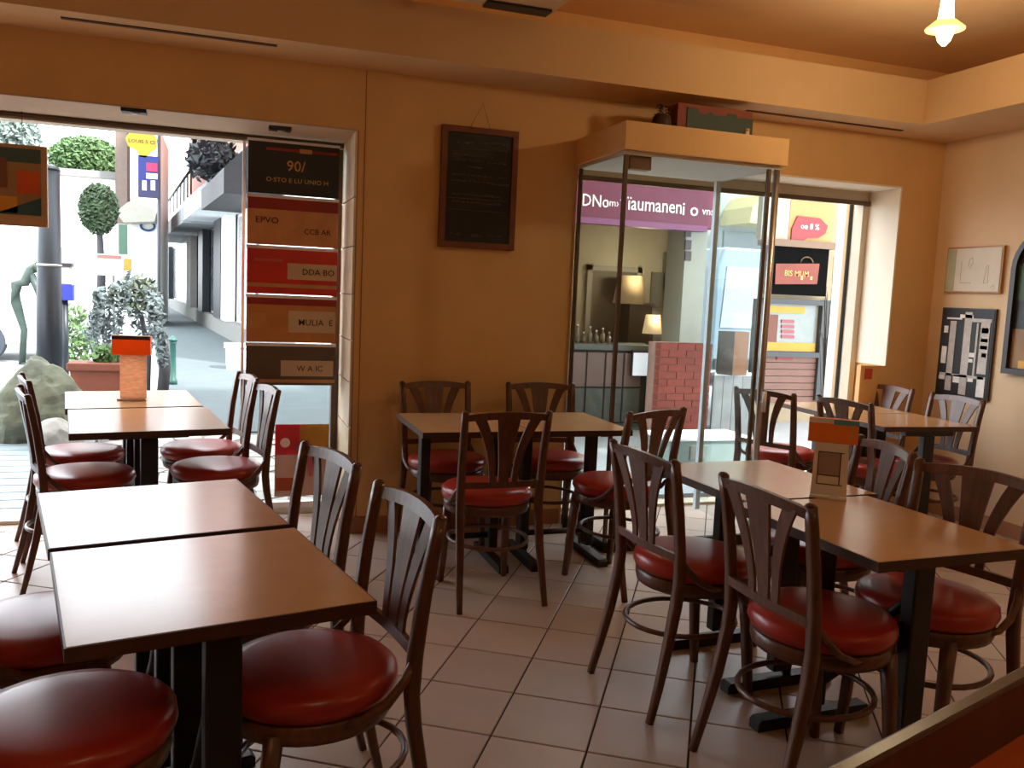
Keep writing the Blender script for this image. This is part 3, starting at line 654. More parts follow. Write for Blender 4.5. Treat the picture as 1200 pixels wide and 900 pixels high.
# ================================================================== OUTSIDE
GZ = -.05
ALB[0] = .42
ASPH = mat('pale_asphalt', srgb(214, 218, 220), .85, var=.06, vscale=2, bump=.1, bscale=40)
gr = struct(MB().box(-60, 60, WB, 120, GZ-.1, GZ).build('ground', ASPH))
PAVE = mat('grey_pavement', srgb(118, 134, 138), .85, var=.08, vscale=3, bump=.1, bscale=50)
pv = MB(); pv.add([(x, y, z) for z in (GZ, GZ+.03) for x, y in ((-.25, 8.6), (5.5, 8.6), (3.2, 17), (-2.8, 58), (-4.4, 58), (-.9, 14))],
    [(0,1,2,3,4,5)[::-1], (6,7,8,9,10,11)]+[(k, (k+1) % 6, 6+(k+1) % 6, 6+k) for k in range(6)])
struct(pv.build('pavement', PAVE))
# terrace apron of crazy paving, every flagstone its own piece
TB = struct(MB().box(-3.5, 2.2, WB, 8.6, GZ, GZ+.012).build('terrace', mat('terrace_mortar', srgb(150, 150, 148), .9, var=.1)))
FLAG = mat('flagstone', srgb(214, 212, 206), .75, var=.12, vscale=6, bump=.2, bscale=20, objvar=.12)
rnd = random.Random(11); gx = [-1.0+.29*i for i in range(11)]; gy = [5.56+.29*j for j in range(11)]
gv = [[(x+rnd.uniform(-.09, .09), y+(rnd.uniform(-.09, .09) if 0 < j < 10 else 0)) for j, y in enumerate(gy)] for x in gx]
for i in range(10):
    for j in range(10):
        q4 = [gv[i][j], gv[i+1][j], gv[i+1][j+1], gv[i][j+1]]
        cx = sum(a[0] for a in q4)/4; cyy = sum(a[1] for a in q4)/4
        q4 = [(cx+(a[0]-cx)*.93, cyy+(a[1]-cyy)*.93) for a in q4]; cut = []
        for k in range(4):   # chamfer one or two corners so the stones are irregular
            a, b_, c_ = Vector(q4[k-1]), Vector(q4[k]), Vector(q4[(k+1) % 4])
            if rnd.random() < .45: cut += [b_.lerp(a, .25), b_.lerp(c_, .3)]
            else: cut.append(b_)
        m = MB(); zt = GZ+.02+rnd.uniform(0, .008); nn = len(cut)
        m.add([(a.x, a.y, GZ+.005) for a in cut]+[(a.x, a.y, zt) for a in cut], [list(range(nn))[::-1], list(range(nn, 2*nn))]+[(k, (k+1) % nn, nn+(k+1) % nn, nn+k) for k in range(nn)])
        m.build('flagstone', FLAG, TB)
DECK = mat('bleached_board', srgb(196, 214, 224), .6, var=.12, vscale=6, stretch=(1, 6, 1), objvar=.08)
for k in range(14):
    y0 = 5.56+k*.215
    MB().box(-3.2, -1.02-.02*(k % 2), y0, y0+.20, GZ+.012, GZ+.045).build('deck_board', DECK, TB)

# --- street furniture seen through the wide doorway
ROCK = mat('mossy_rock', srgb(136, 142, 122), .9, var=.55, vscale=4, bump=1.0, bscale=9)
def rock(c, r, seed, name='boulder'):
    bm = bmesh.new(); bmesh.ops.create_icosphere(bm, subdivisions=5, radius=1); rn = random.Random(seed)
    ph = [Vector((rn.uniform(-1,1), rn.uniform(-1,1), rn.uniform(-1,1))).normalized() for _ in range(9)]; am = [rn.uniform(.72, .95) for _ in ph]
    for v_ in bm.verts:
        d = v_.co.normalized(); k = 1.
        for p_, a_ in zip(ph, am):
            dd = d.dot(p_)
            if dd > .2: k = min(k, a_/dd)
        v_.co = Vector((d.x*k*r[0], d.y*k*r[1], max(d.z*k, -.45)*r[2]+r[2]*.45))
    for v_ in bm.verts:
        f_ = noise.noise(v_.co*6+Vector((seed, 0, 0)))*.10+noise.noise(v_.co*15)*.05
        v_.co += v_.co.normalized()*f_*min(r)
    me = bpy.data.meshes.new(name); bm.to_mesh(me); bm.free(); return me
def rock_obj(name, label, px, Y, r, seed, m):
    me = rock((0,0,0), r, seed); me.materials.append(m); o = bpy.data.objects.new(name, me); COL.objects.link(o)
    x = ony(px, 420, Y).x; o.location = (x, Y, GZ+.012); return tag(o, label, 'rock')
rock_obj('boulder', 'big mossy boulder outside the wide doorway', 45, 8.3, (.42, .4, .50), 5, ROCK)
rock_obj('pale_rock', 'pale rough rock lying at the foot of the mossy boulder', 66, 7.75, (.20, .15, .2), 9, mat('pale_rock', srgb(206, 206, 200), .8, var=.25, vscale=9, bump=.5, bscale=20))

POLE = mat('charcoal_pole', srgb(58, 66, 76), .4, metal=.3, var=.08)
px_ = ony(58, 400, 10.2).x
t = thing('street_pole', 'thick charcoal pole with a steel band behind the boulder', 'pole', (px_, 10.2, GZ))
MB().tube([(0, 0, 0), (0, 0, 1.0), (.02, 0, 2.55)], [.135, .125, .10], 16).build('shaft', POLE, t)
MB().lathe([(.124, 0), (.124, .025)], 18, (.008, 0, 1.55)).build('band', STEEL, t)
MB().lathe([(.105, 0), (.09, .03), (.03, .06)], 16, (.02, 0, 2.55)).build('pole_cap', POLE, t)

TERRA = mat('terracotta', srgb(176, 100, 76), .7, var=.12, vscale=8)
c = ony(115, 430, 9.4)
t = thing('terracotta_planter', 'rectangular terracotta planter with green leaves beyond the doorway tables', 'planter', (c.x, 9.4, GZ))
hz_ = ony(115, 424, 9.4).z-GZ
MB().prism([(-.20, 0), (.20, 0), (.235, hz_-.07), (-.235, hz_-.07)], (0, .3, 0), (0, -.15, 0)).build('pot', TERRA, t, bevel=.01)
MB().box(-.26, .26, -.18, .18, hz_-.08, hz_).build('rim', TERRA, t, bevel=.012)
LEAFG = mat('leaf_green', srgb(110, 158, 84), .6, var=.2, objvar=.1)
fl = MB().leaves((.08, 0, hz_+.06), (.16, .12, .12), 150, .05, shell=0); stuff(fl.build('foliage', LEAFG, t))
MB().tube([(-.02, 0, hz_), (-.08, 0, hz_+.2), (-.16, 0, hz_+.34)], .008, 5).build('stem', mat('stem_green', srgb(120, 170, 150), .6, var=.1), t)
MB().tube([(.02, 0, hz_), (.0, 0, hz_+.2), (-.06, .0, hz_+.38)], .005, 5).build('stem', mat('stem_dark', srgb(90, 96, 90), .6, var=.1), t)

c = ony(160, 400, 11.6)
t = thing('weeping_shrub', 'grey-green weeping shrub with a dark bowed trunk behind the planter', 'shrub', (c.x, 11.6, GZ))
BARK = mat('grey_bark', srgb(98, 98, 104), .85, var=.25, bump=.4)
MB().tube([(.30, 0, 0), (.33, 0, .35), (.30, 0, .75), (.16, 0, 1.1), (-.02, 0, 1.35), (-.12, 0, 1.42)], [.07, .07, .06, .05, .035, .02], 8).build('trunk', BARK, t)
MB().tube([(.12, 0, 0), (.14, 0, .5), (.06, 0, 1.0), (-.1, 0, 1.25)], [.04, .035, .03, .015], 7).build('trunk', BARK, t)
f1 = MB(); rnd = random.Random(5)
for k in range(26):
    a = rnd.uniform(-.45, .3); d0 = rnd.uniform(-.2, .2); zt = 1.45-abs(a+.05)*.55+rnd.uniform(-.05, .08); ln_ = rnd.uniform(.4, 1.0)
    for i in range(26):
        u = i/25; f1.leaves((a*(1+.25*u), d0*(1+u*.4), zt-ln_*u), (.05, .05, .04), 2, .045, rnd, 0)
stuff(f1.build('foliage', mat('grey_leaf', srgb(136, 154, 156), .7, var=.25), t))
f2 = MB().leaves((-.02, 0, 1.28), (.28, .22, .26), 220, .055); stuff(f2.build('crown', mat('olive_leaf', srgb(106, 122, 96), .7, var=.25), t))

p = Vector((-.64, 12.6, GZ+.03))
t = thing('green_bollard', 'slim green cast bollard on the grey pavement', 'bollard', p)
GRN = mat('bottle_green', srgb(62, 122, 112), .45, var=.08)
MB().lathe([(.06, 0), (.06, .06), (.045, .08), (.042, .56), (.05, .57), (.05, .60)], 16).build('post', GRN, t)
MB().lathe([(.062, .60), (.062, .625), (.04, .635), (.025, .66), (.012, .675)], 16).build('knob', GRN, t)
c = ony(278, 415, 15)
t = thing('white_planter_box', 'white square planter box on the pavement by the shopfronts', 'planter', (c.x, 15, GZ+.03))
MB().prism([(-.17,0),(.17,0),(.19,.36),(-.19,.36)], (0,.36,0), (0,-.18,0)).build('box', WHITEP, t); MB().box(-.21,.21,-.2,.2,.36,.42).build('rim', WHITEP, t)

# bike stand sculpture
c = ony(33, 365, 15.5)
t = thing('bike_stand', 'curved dark green metal stand on the white street behind the pole', 'bike stand', (c.x, 15.5, GZ))
DGM = mat('dark_green_metal', srgb(74, 96, 88), .5, var=.2)
zc = ony(33, 310, 15.5).z-GZ
MB().tube([(-.10, 0, 0), (-.06, 0, zc*.35), (-.17, 0, zc*.62), (-.16, 0, zc*.8), (-.04, 0, zc*.82), (.04, 0, zc*.95), (.1, 0, zc), (.12, 0, zc*.92)], [.05, .05, .08, .09, .08, .07, .07, .04], 9).build('hoop', DGM, t)
MB().tube([(.05, 0, zc*.9), (.16, 0, zc*.75), (.24, 0, zc*.55), (.26, 0, 0)], [.06, .07, .06, .05], 8).build('hoop', DGM, t)
MB().box(-.1, .3, -.05, .05, 0, .04).build('base_plate', DGM, t)
c = ony(76, 340, 13)
t = thing('ticket_machine', 'white and blue street ticket machine on a post beside the charcoal pole', 'ticket machine', (c.x, 13, GZ))
za_, zb_, zm_ = ony(76, 352, 13).z-GZ, ony(76, 312, 13).z-GZ, ony(76, 333, 13).z-GZ
MB().tube([(0,0,0),(0,0,za_)], .04, 10).build('post', POLE, t)
MB().box(-.08, .08, -.08, .08, zm_, zb_).build('head', mat('ivory_panel', srgb(236, 228, 214), .5, var=.04), t, bevel=.01)
MB().box(-.09, .11, -.09, .09, za_, zm_).build('blue_case', mat('royal_blue', srgb(40, 60, 196), .4, var=.05), t, bevel=.01)
MB().box(-.1, .1, -.1, .1, zb_, zb_+.04).build('hood', POLE, t)
c = ony(84, 372, 14.6)
t = thing('low_hedge', 'low clipped green bed beside the white street', 'hedge', (c.x, 14.6, GZ))
hb_ = ony(84, 360, 14.6).z-GZ
MB().box(-.3, .3, -.4, .4, 0, .12).build('kerb', mat('kerb_stone', srgb(196, 200, 190), .8, var=.08), t)
stuff(MB().leaves((0, 0, hb_*.5), (.32, .42, hb_*.55), 500, .06, shell=0).build('foliage', mat('hedge_leaf', srgb(112, 150, 88), .7, var=.25), t))

# white van
WHC = mat('white_car_paint', srgb(240, 242, 246), .25, var=.02, coat=.4); TINT = mat('tinted_glass', srgb(60, 64, 68), .12, var=.05); RUB = mat('tyre', srgb(120, 132, 144), .8, var=.1)
vx = ony(44, 330, 16).x
t = thing('white_van', 'white van with dark windows parked on the bright street', 'van', (vx-2.2, 16, GZ))
MB().prism([(-2.2, .28), (2.2, .28), (2.2, .95), (2.0, 1.15), (1.55, 1.25), (1.0, 1.95), (.8, 2.0), (-2.1, 2.0), (-2.2, 1.9)], (0, 1.8, 0), (0, 0, 0)).build('body', WHC, t, bevel=.03)
MB().prism([(.2, 1.28), (1.42, 1.28), (1.0, 1.8), (.2, 1.8)], (0, -.012, 0), (0, -.001, 0)).build('side_window', TINT, t)
MB().prism([(-1.9, 1.28), (.05, 1.28), (.05, 1.8), (-1.9, 1.8)], (0, -.012, 0), (0, -.001, 0)).build('side_window', TINT, t)
for xx in (-1.35, 1.4):
    MB().tube([(xx, -.06, .32), (xx, .16, .32)], .32, 20).build('wheel', RUB, t)
    MB().tube([(xx, -.075, .32), (xx, -.05, .32)], .18, 16).build('hubcap', STEEL, t)

# trees
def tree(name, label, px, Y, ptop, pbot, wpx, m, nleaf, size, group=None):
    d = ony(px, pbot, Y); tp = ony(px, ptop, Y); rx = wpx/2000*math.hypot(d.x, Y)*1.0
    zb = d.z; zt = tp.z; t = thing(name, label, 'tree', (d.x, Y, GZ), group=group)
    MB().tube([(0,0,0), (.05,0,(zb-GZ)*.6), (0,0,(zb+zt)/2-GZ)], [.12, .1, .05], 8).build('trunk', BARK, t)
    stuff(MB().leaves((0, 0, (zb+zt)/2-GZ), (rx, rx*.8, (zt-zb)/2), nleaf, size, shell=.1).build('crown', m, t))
tree('street_tree', 'small round-headed tree with a thin trunk in the white street', 116, 24, 215, 275, 38, mat('pale_leaf', srgb(118, 146, 108), .7, var=.25), 3600, .075)
tree('broad_tree', 'broad bright green tree rising behind the white street building', 102, 40, 160, 216, 72, mat('bright_leaf', srgb(116, 158, 96), .7, var=.25), 5200, .13)
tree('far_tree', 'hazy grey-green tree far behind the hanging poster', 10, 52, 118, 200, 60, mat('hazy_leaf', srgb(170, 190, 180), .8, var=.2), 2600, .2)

# white building closing the street, roof terrace line
STUC = mat('white_stucco', srgb(244, 243, 238), .8, var=.03); GREYW = mat('grey_stone_trim', srgb(170, 170, 166), .8, var=.06)
xa, xb = ony(-60, 300, 34).x, ony(140, 300, 34).x; zr = ony(100, 208, 34).z
t = thing('street_building', 'low white building with a grey roof line closing the street', 'building', ((xa+xb)/2, 34, GZ))
MB().box(xa, xb, 34, 38, GZ, zr).build('wall', STUC, t, world=True)
MB().box(xa-.1, xb+.1, 33.8, 38, zr, zr+.25).build('roof_edge', GREYW, t, world=True)
for u in (.3, .55): MB().box(xa+(xb-xa)*u, xa+(xb-xa)*u+.9, 33.96, 34.0, 1.2, 2.4).build('window', mat('pale_window', srgb(206, 212, 216), .3, var=.05), t, world=True)
xc0, xc1 = ony(135, 200, 33).x, ony(149, 200, 33).x
t = thing('brown_pillar_building', 'narrow brown building edge behind the yellow sign', 'building', ((xc0+xc1)/2, 33, GZ))
zt_ = ony(140, 130, 33).z
MB().box(xc0, xc1, 33, 36, ony(140, 262, 33).z, zt_).build('upper_wall', mat('brown_stucco', srgb(150, 132, 120), .8, var=.1), t, world=True)
MB().box(xc0, xc1+.1, 33.02, 36, GZ, ony(140, 262, 33).z).build('lower_wall', STUC, t, world=True)
MB().box(xc0+.1, xc1, 32.96, 33.02, ony(145, 298, 33).z, ony(145, 263, 33).z).build('green_shutter', mat('shutter_green', srgb(96, 140, 116), .6, var=.06), t, world=True)
# white corner shop with awning and oval sign
xd0, xd1 = ony(153, 300, 28).x, ony(188, 300, 28).x
t = thing('white_corner_shop', 'white corner shop with a scalloped pale awning and blue oval sign', 'building', ((xd0+xd1)/2, 28, GZ))
MB().box(xd0, xd1, 28, 32, GZ, ony(170, 150, 28).z).build('wall', STUC, t, world=True)
aw = [ony(136, 249, 27.2), ony(160, 230, 27.9), ony(186, 231, 27.9), ony(186, 250, 27.2)]
MB().prism([(0, 0), (.2, -.28), (.95, -.2), (1, .05), (.6, .42), (.3, .3)], (0, 1.0, 0), (aw[0].x, 27.0, aw[0].z), (aw[2].x-aw[0].x, 0, 0), (0, 0, 1)).build('awning', mat('pale_awning', srgb(230, 228, 214), .8, var=.05), t, world=True)
oc = ony(173, 265, 27.95)
MB().tube([(oc.x+.19*math.cos(k*PI/12), 27.96, oc.z+.13*math.sin(k*PI/12)) for k in range(24)], .035, 6, closed=True).build('oval_sign', mat('oval_blue', srgb(70, 130, 196), .5, var=.05), t, world=True)
# poster board in the street
c0, c1, c2 = ony(113, 322, 21), ony(152, 322, 21), ony(113, 297, 21)
t = thing('street_poster_board', 'colourful poster board with yellow and red marks on the white street', 'poster board', ((c0.x+c1.x)/2, 21, GZ))
MB().box(c0.x, c1.x, 21, 21.05, c0.z, c2.z).build('board', WHITEP, t, world=True)
MB().box(c0.x+.55, c0.x+.72, 20.98, 21, c0.z+.12, c2.z-.08).build('yellow_print', mat('poster_yellow', srgb(240, 200, 80), .5, var=.1), t, world=True)
MB().box(c0.x+.02, c0.x+.5, 20.98, 21, c2.z-.1, c2.z-.02).build('red_print', mat('poster_red', srgb(236, 150, 140), .5, var=.1), t, world=True)
MB().tube([((c0.x+c1.x)/2, 21.03, GZ), ((c0.x+c1.x)/2, 21.03, c0.z)], .03, 8).build('post', GREYW, t, world=True)
# yellow and blue shop signs on a pole
Y = 20; pxm = ony(186, 250, Y).x
t = thing('shop_sign_pole', 'tall thin pole with a yellow bubble sign above a blue sign', 'sign', (pxm, Y, GZ))
MB().tube([(pxm, Y+.05, GZ), (pxm, Y+.05, ony(186, 145, Y).z)], .035, 8).build('pole', mat('grey_pole', srgb(110, 112, 120), .5, var=.05), t, world=True)
YEL = mat('sign_yellow', srgb(252, 218, 50), .5, var=.04); BLU = mat('sign_blue', srgb(44, 62, 168), .5, var=.05)
pts = [(147, 160), (152, 153), (163, 152), (181, 155), (184, 162), (183, 172), (176, 177), (171, 183), (164, 182), (160, 174), (150, 169)]
P3 = [ony(a, b_+2, Y) for a, b_ in pts]
ys = MB().prism([(q_.x, q_.z) for q_ in P3], (0, .08, 0), (0, Y-.04, 0)).build('yellow_bubble', YEL, t, world=True)
q_ = ony(166, 166, Y-.045); text('LOUIS 5 CI', .10, INK, ys, q_, sx=1.1)
a, b_ = ony(162, 211, Y), ony(186, 184, Y); bs = MB().box(a.x, b_.x, Y-.04, Y+.04, a.z, b_.z).build('blue_panel', BLU, t, world=True)
q_ = ony(178, 196, Y-.045); MB().lathe([(.1, 0), (.1, .012)], 12).mesh('x')
MB().box(q_.x-.11, q_.x+.11, Y-.055, Y-.041, q_.z-.09, q_.z+.09).build('pink_mark', mat('sign_pink', srgb(232, 60, 130), .5, var=.05), bs, world=True)
MB().box(q_.x-.11, q_.x+.11, Y-.055, Y-.041, q_.z-.24, q_.z-.13).build('white_mark', WHITEP, bs, world=True)
a, b_ = ony(162, 231, Y), ony(186, 211, Y); MB().box(a.x, b_.x, Y-.03, Y+.03, a.z, b_.z).build('lower_panel', mat('sign_navy', srgb(60, 64, 120), .5, var=.06), t, world=True)
for u in (167, 177):
    a, b_ = ony(u, 223, Y), ony(u+5, 212, Y); MB().box(a.x, b_.x, Y-.045, Y-.031, a.z, b_.z).build('white_square', WHITEP, t, world=True)  # plain white squares on the navy panel

# row of shops along the pavement
A2, B2 = Vector((.52, 19.13)), Vector((-3.6, 56.8)); uD = (B2-A2).normalized(); nD = Vector((-uD.y, uD.x))  # nD points to the street (-x)
if nD.x > 0: nD = -nD
def onAB(px, py, off=0.):
    d = ray(px, py); o2 = A2+nD*off; t_ = o2.dot(nD)/(d.x*nD.x+d.y*nD.y); q = EYE+d*t_
    return (Vector((q.x, q.y))-A2).dot(uD), q.z
def FP(s, off): q = A2+uD*s+nD*off; return q.x, q.y
def fbox(s0, s1, o0, o1, z0, z1):
    m = MB(); q = [FP(s0,o0), FP(s1,o0), FP(s1,o1), FP(s0,o1)]
    return m.add([(x,y,z0) for x,y in q]+[(x,y,z1) for x,y in q], [(0,3,2,1),(4,5,6,7),(0,1,5,4),(1,2,6,5),(2,3,7,6),(3,0,4,7)])
row = thing('shop_row', 'row of pale shopfronts with grey awnings along the shaded pavement', 'building', (A2.x, A2.y, GZ))
fbox(-5, 36, -6, -.25, GZ, 4.2).build('wall', mat('pale_render', srgb(226, 226, 224), .8, var=.04), row, world=True)
fbox(-5, 36, -.25, -.02, GZ, .42).build('plinth', mat('plinth_grey', srgb(176, 176, 170), .8, var=.08), row, world=True)
WINM = mat('shop_window', srgb(150, 156, 160), .15, var=.25, vscale=2)
for pa, pb in ((198, 214), (239, 251), (269, 283)):
    s1_, s0_ = onAB(pa, 320)[0], onAB(pb, 320)[0]
    wn_ = fbox(s0_, s1_, -.25, -.2, .5, 3.0).build('shop_window', WINM, row, world=True)
    fbox(s0_+(s1_-s0_)*.2, s0_+(s1_-s0_)*.6, -.2, -.18, .8, 2.0).build('window_bill', WHITEP, wn_, world=True)
for pa, pb, m_ in ((188, 190, DKL), (194, 198, POLE), (219, 224, GREYW), (233, 238, POLE), (251, 259, POLE), (260, 266, WHITEP), (284, 289, WHITEP)):
    s1_, s0_ = onAB(pa, 320)[0], onAB(pb, 320)[0]
    fbox(s0_, s1_, -.2, .02, .42, 3.1).build('pilaster', m_, row, world=True)
AWG = mat('awning_grey', srgb(190, 196, 200), .8, var=.1); AWD = mat('dark_ironwork', srgb(46, 48, 54), .6, var=.3)
def awn(pa, pb, zt, zb, dep, m_, nm='awning'):
    s1_, s0_ = onAB(pa, 250, dep)[0], onAB(pb, 250, dep)[0]; m = MB(); pr_ = [(-.2, zt), (dep, zb+.45), (dep, zb), (-.2, zb)]
    A_, B_ = [(*FP(s0_, o), z) for o, z in pr_], [(*FP(s1_, o), z) for o, z in pr_]
    m.add(A_+B_, [(0,1,2,3), (4,7,6,5)]+[(k, 4+k, 4+(k+1) % 4, (k+1) % 4) for k in range(4)]); return m.build(nm, m_, row, world=True)
awn(185, 214, 4.3, 3.05, .8, AWG); awn(215, 234, 4.6, 3.1, .8, mat('awning_white', srgb(222, 228, 230), .7, var=.06)); awn(236, 262, 4.5, 3.0, .8, AWD)
for k in range(9):
    s_ = onAB(192+k*4, 215, .3)[0]; MB().tube([(*FP(s_, .3), 4.2), (*FP(s_, .3), 5.0)], .03, 5).build('railing_bar', AWD, row, world=True)
MB().tube([(*FP(onAB(191, 215, .3)[0], .3), 5.0), (*FP(onAB(226, 215, .3)[0], .3), 5.0)], .05, 6).build('railing_top', AWD, row, world=True)
stuff(MB().leaves((*FP(onAB(250, 230, .5)[0], .5), 4.15), (.6, 2.0, .5), 800, .13, shell=0).build('dark_plants', mat('plant_dark', srgb(70, 78, 84), .7, var=.4), row, world=True))
# coloured upper houses behind the shop row
sc_ = onAB(222, 190, -.4)[0]
t = thing('coral_house', 'coral-pink upper storeys rising above the shop row', 'building', (FP(2, -3)[0], FP(2, -3)[1], 4.21))
fbox(-5, sc_, -6, -.4, 4.21, 12).build('wall', mat('coral_render', srgb(226, 150, 128), .8, var=.05), t, world=True)
for k in range(3): fbox(1+k*3, 2.2+k*3, -.42, -.36, 6.2, 8).build('window', mat('pale_pane', srgb(236, 226, 222), .3, var=.05), t, world=True)
t = thing('white_house', 'white upper storeys above the far end of the shop row', 'building', (FP(25, -3)[0], FP(25, -3)[1], 4.21))
fbox(sc_+.1, 36, -6, -.4, 4.21, 13).build('wall', STUC, t, world=True)
for k in range(3): fbox(sc_+3+k*6, sc_+4.4+k*6, -.42, -.36, 6.2, 8).build('window', MATS['pale_pane'], t, world=True)

# --- seen through the entrance: pink shop
Y = 8.0
gx0, gx1 = 2.9, ony(838, 240, Y).x
pz0, pz1 = ony(740, 259, Y).z, ony(740, 195, Y).z
ps = thing('pink_shop', 'small open shop with a pink lettered fascia across from the entrance', 'shop', ((gx0+gx1)/2, Y, GZ))
PINK = mat('pink_fascia', srgb(150, 50, 92), .5, var=.05); PINKL = mat('pink_trim', srgb(176, 96, 150), .5, var=.05); BEIGE = mat('shop_beige', srgb(250, 236, 208), .8, var=.04)
fs = MB().box(gx0, gx1-.12, Y-.06, Y+.06, pz0, pz1+.3).build('fascia', PINK, ps, world=True)
MB().prism([(0, 0), (.14, .0), (.14, .28), (0, .48)], (0, .5, 0), (gx1-.12, Y-.06, pz0-.02)).build('fascia_return', mat('pink_dark', srgb(170, 56, 100), .5, var=.05), ps, world=True)
MB().box(gx0, gx1-.12, Y-.075, Y+.06, pz0-.06, pz0).build('fascia_trim', PINKL, ps, world=True)
def ft(s_, px, py, size, sx=1.): text(s_, size, WHITEP, fs, ony(px, py, Y-.064), sx=sx)
ft('DNo', 698, 236, .17, .85); ft('\u2039m\u203a', 718, 238, .10); ft('Y', 730, 239, .11); ft('\u00efaumanen', 768, 241, .2, .82); ft('i o', 809, 246, .19); ft('vns', 830, 248, .11)
xr_ = ony(806, 300, Y+2.5).x
MB().box(gx0, xr_+.1, Y+2.5, Y+2.6, GZ, 3.0).build('back_wall', BEIGE, ps, world=True)
MB().box(gx0-.1, gx0, Y-.06, Y+2.6, GZ, 3.0).build('side_wall', BEIGE, ps, world=True)
MB().box(gx0-.1, xr_+.1, Y, Y+2.7, 3.0, 3.1).build('shop_ceiling', BEIGE, ps, world=True)
dfr = [ony(688, 310, Y+2.48), ony(752, 310, Y+2.48)]
fr = MB(); xx0, xx1, zt = dfr[0].x, dfr[1].x, dfr[0].z
fr.box(xx0, xx0+.07, Y+2.44, Y+2.5, GZ, zt); fr.box(xx1-.07, xx1, Y+2.44, Y+2.5, GZ, zt); fr.box(xx0, xx1, Y+2.44, Y+2.5, zt-.07, zt)
fr.build('door_frame', mat('frame_cream', srgb(214, 206, 190), .7, var=.04), ps, world=True)
MB().box(xx0+.07, xx1-.07, Y+2.47, Y+2.5, GZ, zt-.07).build('door', mat('door_taupe', srgb(150, 138, 120), .7, var=.05), ps, world=True)
MB().prism([(ony(806, 300, Y+.3).x, Y+.3), (ony(806, 300, Y+.3).x+.1, Y+.3), (xr_+.1, Y+2.6), (xr_, Y+2.6)], (0, 0, 3.05), (0, 0, GZ), (1, 0, 0), (0, 1, 0)).build('side_wall', BEIGE, ps, world=True)
# pilaster with three dark plates at the corner of the shop
ca, cb_ = ony(797, 300, Y+.2).x, ony(822, 300, Y+.2).x
pil = MB().box(ca, cb_, Y+.1, Y+.5, GZ, 3.0).build('corner_pilaster', mat('pilaster_cream', srgb(226, 228, 214), .7, var=.04), ps, world=True)
for py in (272, 287, 300):
    q_ = ony(806, py, Y+.09); MB().box(q_.x-.035, q_.x+.035, Y+.075, Y+.1, q_.z-.05, q_.z+.05).build('dark_plate', DKL, pil, world=True)
for px, py, ww, hh in ((770, 340, .1, .24), (783, 318, .08, .26), (790, 372, .08, .1)):
    q_ = ony(px, py, Y+2.46); MB().box(q_.x-ww, q_.x+ww, Y+2.44, Y+2.47, q_.z-hh, q_.z+hh).build('wall_plaque', mat('plaque', srgb(150, 144, 124), .6, var=.08), ps, world=True)
# counter of the shop with tiled front
k0, k1, kz = ony(670, 440, Y+.9).x, ony(772, 440, Y+.9).x, ony(720, 404, Y+.9).z
ct = thing('shop_counter', 'tiled counter with a grey worktop inside the pink shop', 'counter', ((k0+k1)/2, Y+1.1, GZ))
MB().box(k0-.3, k1, Y+.9, Y+1.4, GZ, kz-.06).build('body', mat('counter_dark', srgb(70, 76, 74), .6, var=.08), ct, world=True)
MB().box(k0-.3, k1+.05, Y+.85, Y+1.45, kz-.06, kz).build('worktop', mat('worktop_grey', srgb(150, 160, 158), .4, var=.06), ct, world=True)
TPI = mat('tile_rose', srgb(200, 170, 165), .4, var=.05, objvar=.05); TGR = mat('tile_grey', srgb(150, 160, 156), .4, var=.05, objvar=.05)
nxt = 6; tw = (k1-k0+.3)/nxt
for i in range(nxt-1):
    for j in range(2):
        za_ = GZ+.05+j*(kz-.12-GZ)/2
        MB().box(k0-.3+i*tw+.012, k0-.3+(i+1)*tw-.012, Y+.885, Y+.9, za_, za_+(kz-.12-GZ)/2-.024).build('tile', TPI if j else TGR, ct, world=True)
SHADE = mat('lit_shade', srgb(255, 214, 160), .7, emit=((1, .68, .36, 1), .8)); SHADEL = mat('dim_shade', srgb(226, 190, 140), .7, var=.04, emit=((1, .72, .42, 1), .12))
def lamp(px, pyb, pyt, Yl, wpx, m_, lab, ztop):
    a, b_ = ony(px, pyb, Yl), ony(px, pyt, Yl); r_ = wpx/2000*a.length
    t = thing('table_lamp', lab, 'lamp', (a.x, Yl, ztop)); hz0, hz1 = a.z-ztop, b_.z-ztop
    MB().lathe([(r_*.6, 0), (r_*.6, .015), (.02, .03), (.018, hz0)], 14).build('base', mat('lamp_base', srgb(70, 56, 46), .5, var=.1), t)
    MB().lathe([(r_, hz0), (r_*.72, hz1)], 20).build('shade', m_, t)
    l = bpy.data.lights.new('lamp_light', 'POINT'); l.energy = 22; l.color = (1, .8, .55); l.shadow_soft_size = .06
    lo_ = bpy.data.objects.new('lamp_light', l); COL.objects.link(lo_); lo_.parent = t; lo_.location = (0, -r_-.12, hz1+.05)
lamp(764, 391, 369, Y+1.15, 23, SHADE, 'small lit table lamp with a glowing shade on the shop counter', kz)
MB_sh = thing('wall_shelf', 'dark shelf unit against the back wall of the pink shop', 'shelf', (ony(745, 380, Y+2.2).x, Y+2.2, GZ))
szt = ony(740, 357, Y+2.2).z
MB().box(ony(731, 380, Y+2.2).x, ony(757, 380, Y+2.2).x, Y+2.05, Y+2.4, GZ, szt).build('body', mat('shelf_dark', srgb(96, 80, 64), .6, var=.1), MB_sh, world=True)
MB().box(ony(729, 380, Y+2.2).x, ony(759, 380, Y+2.2).x, Y+2.02, Y+2.42, szt, szt+.03).build('top', mat('shelf_top', srgb(112, 94, 76), .5, var=.1), MB_sh, world=True)
lamp(737, 356, 323, Y+2.2, 38, SHADEL, 'large dim lamp with a cream shade on the dark shelf in the shop', szt+.03)
rnd = random.Random(2)
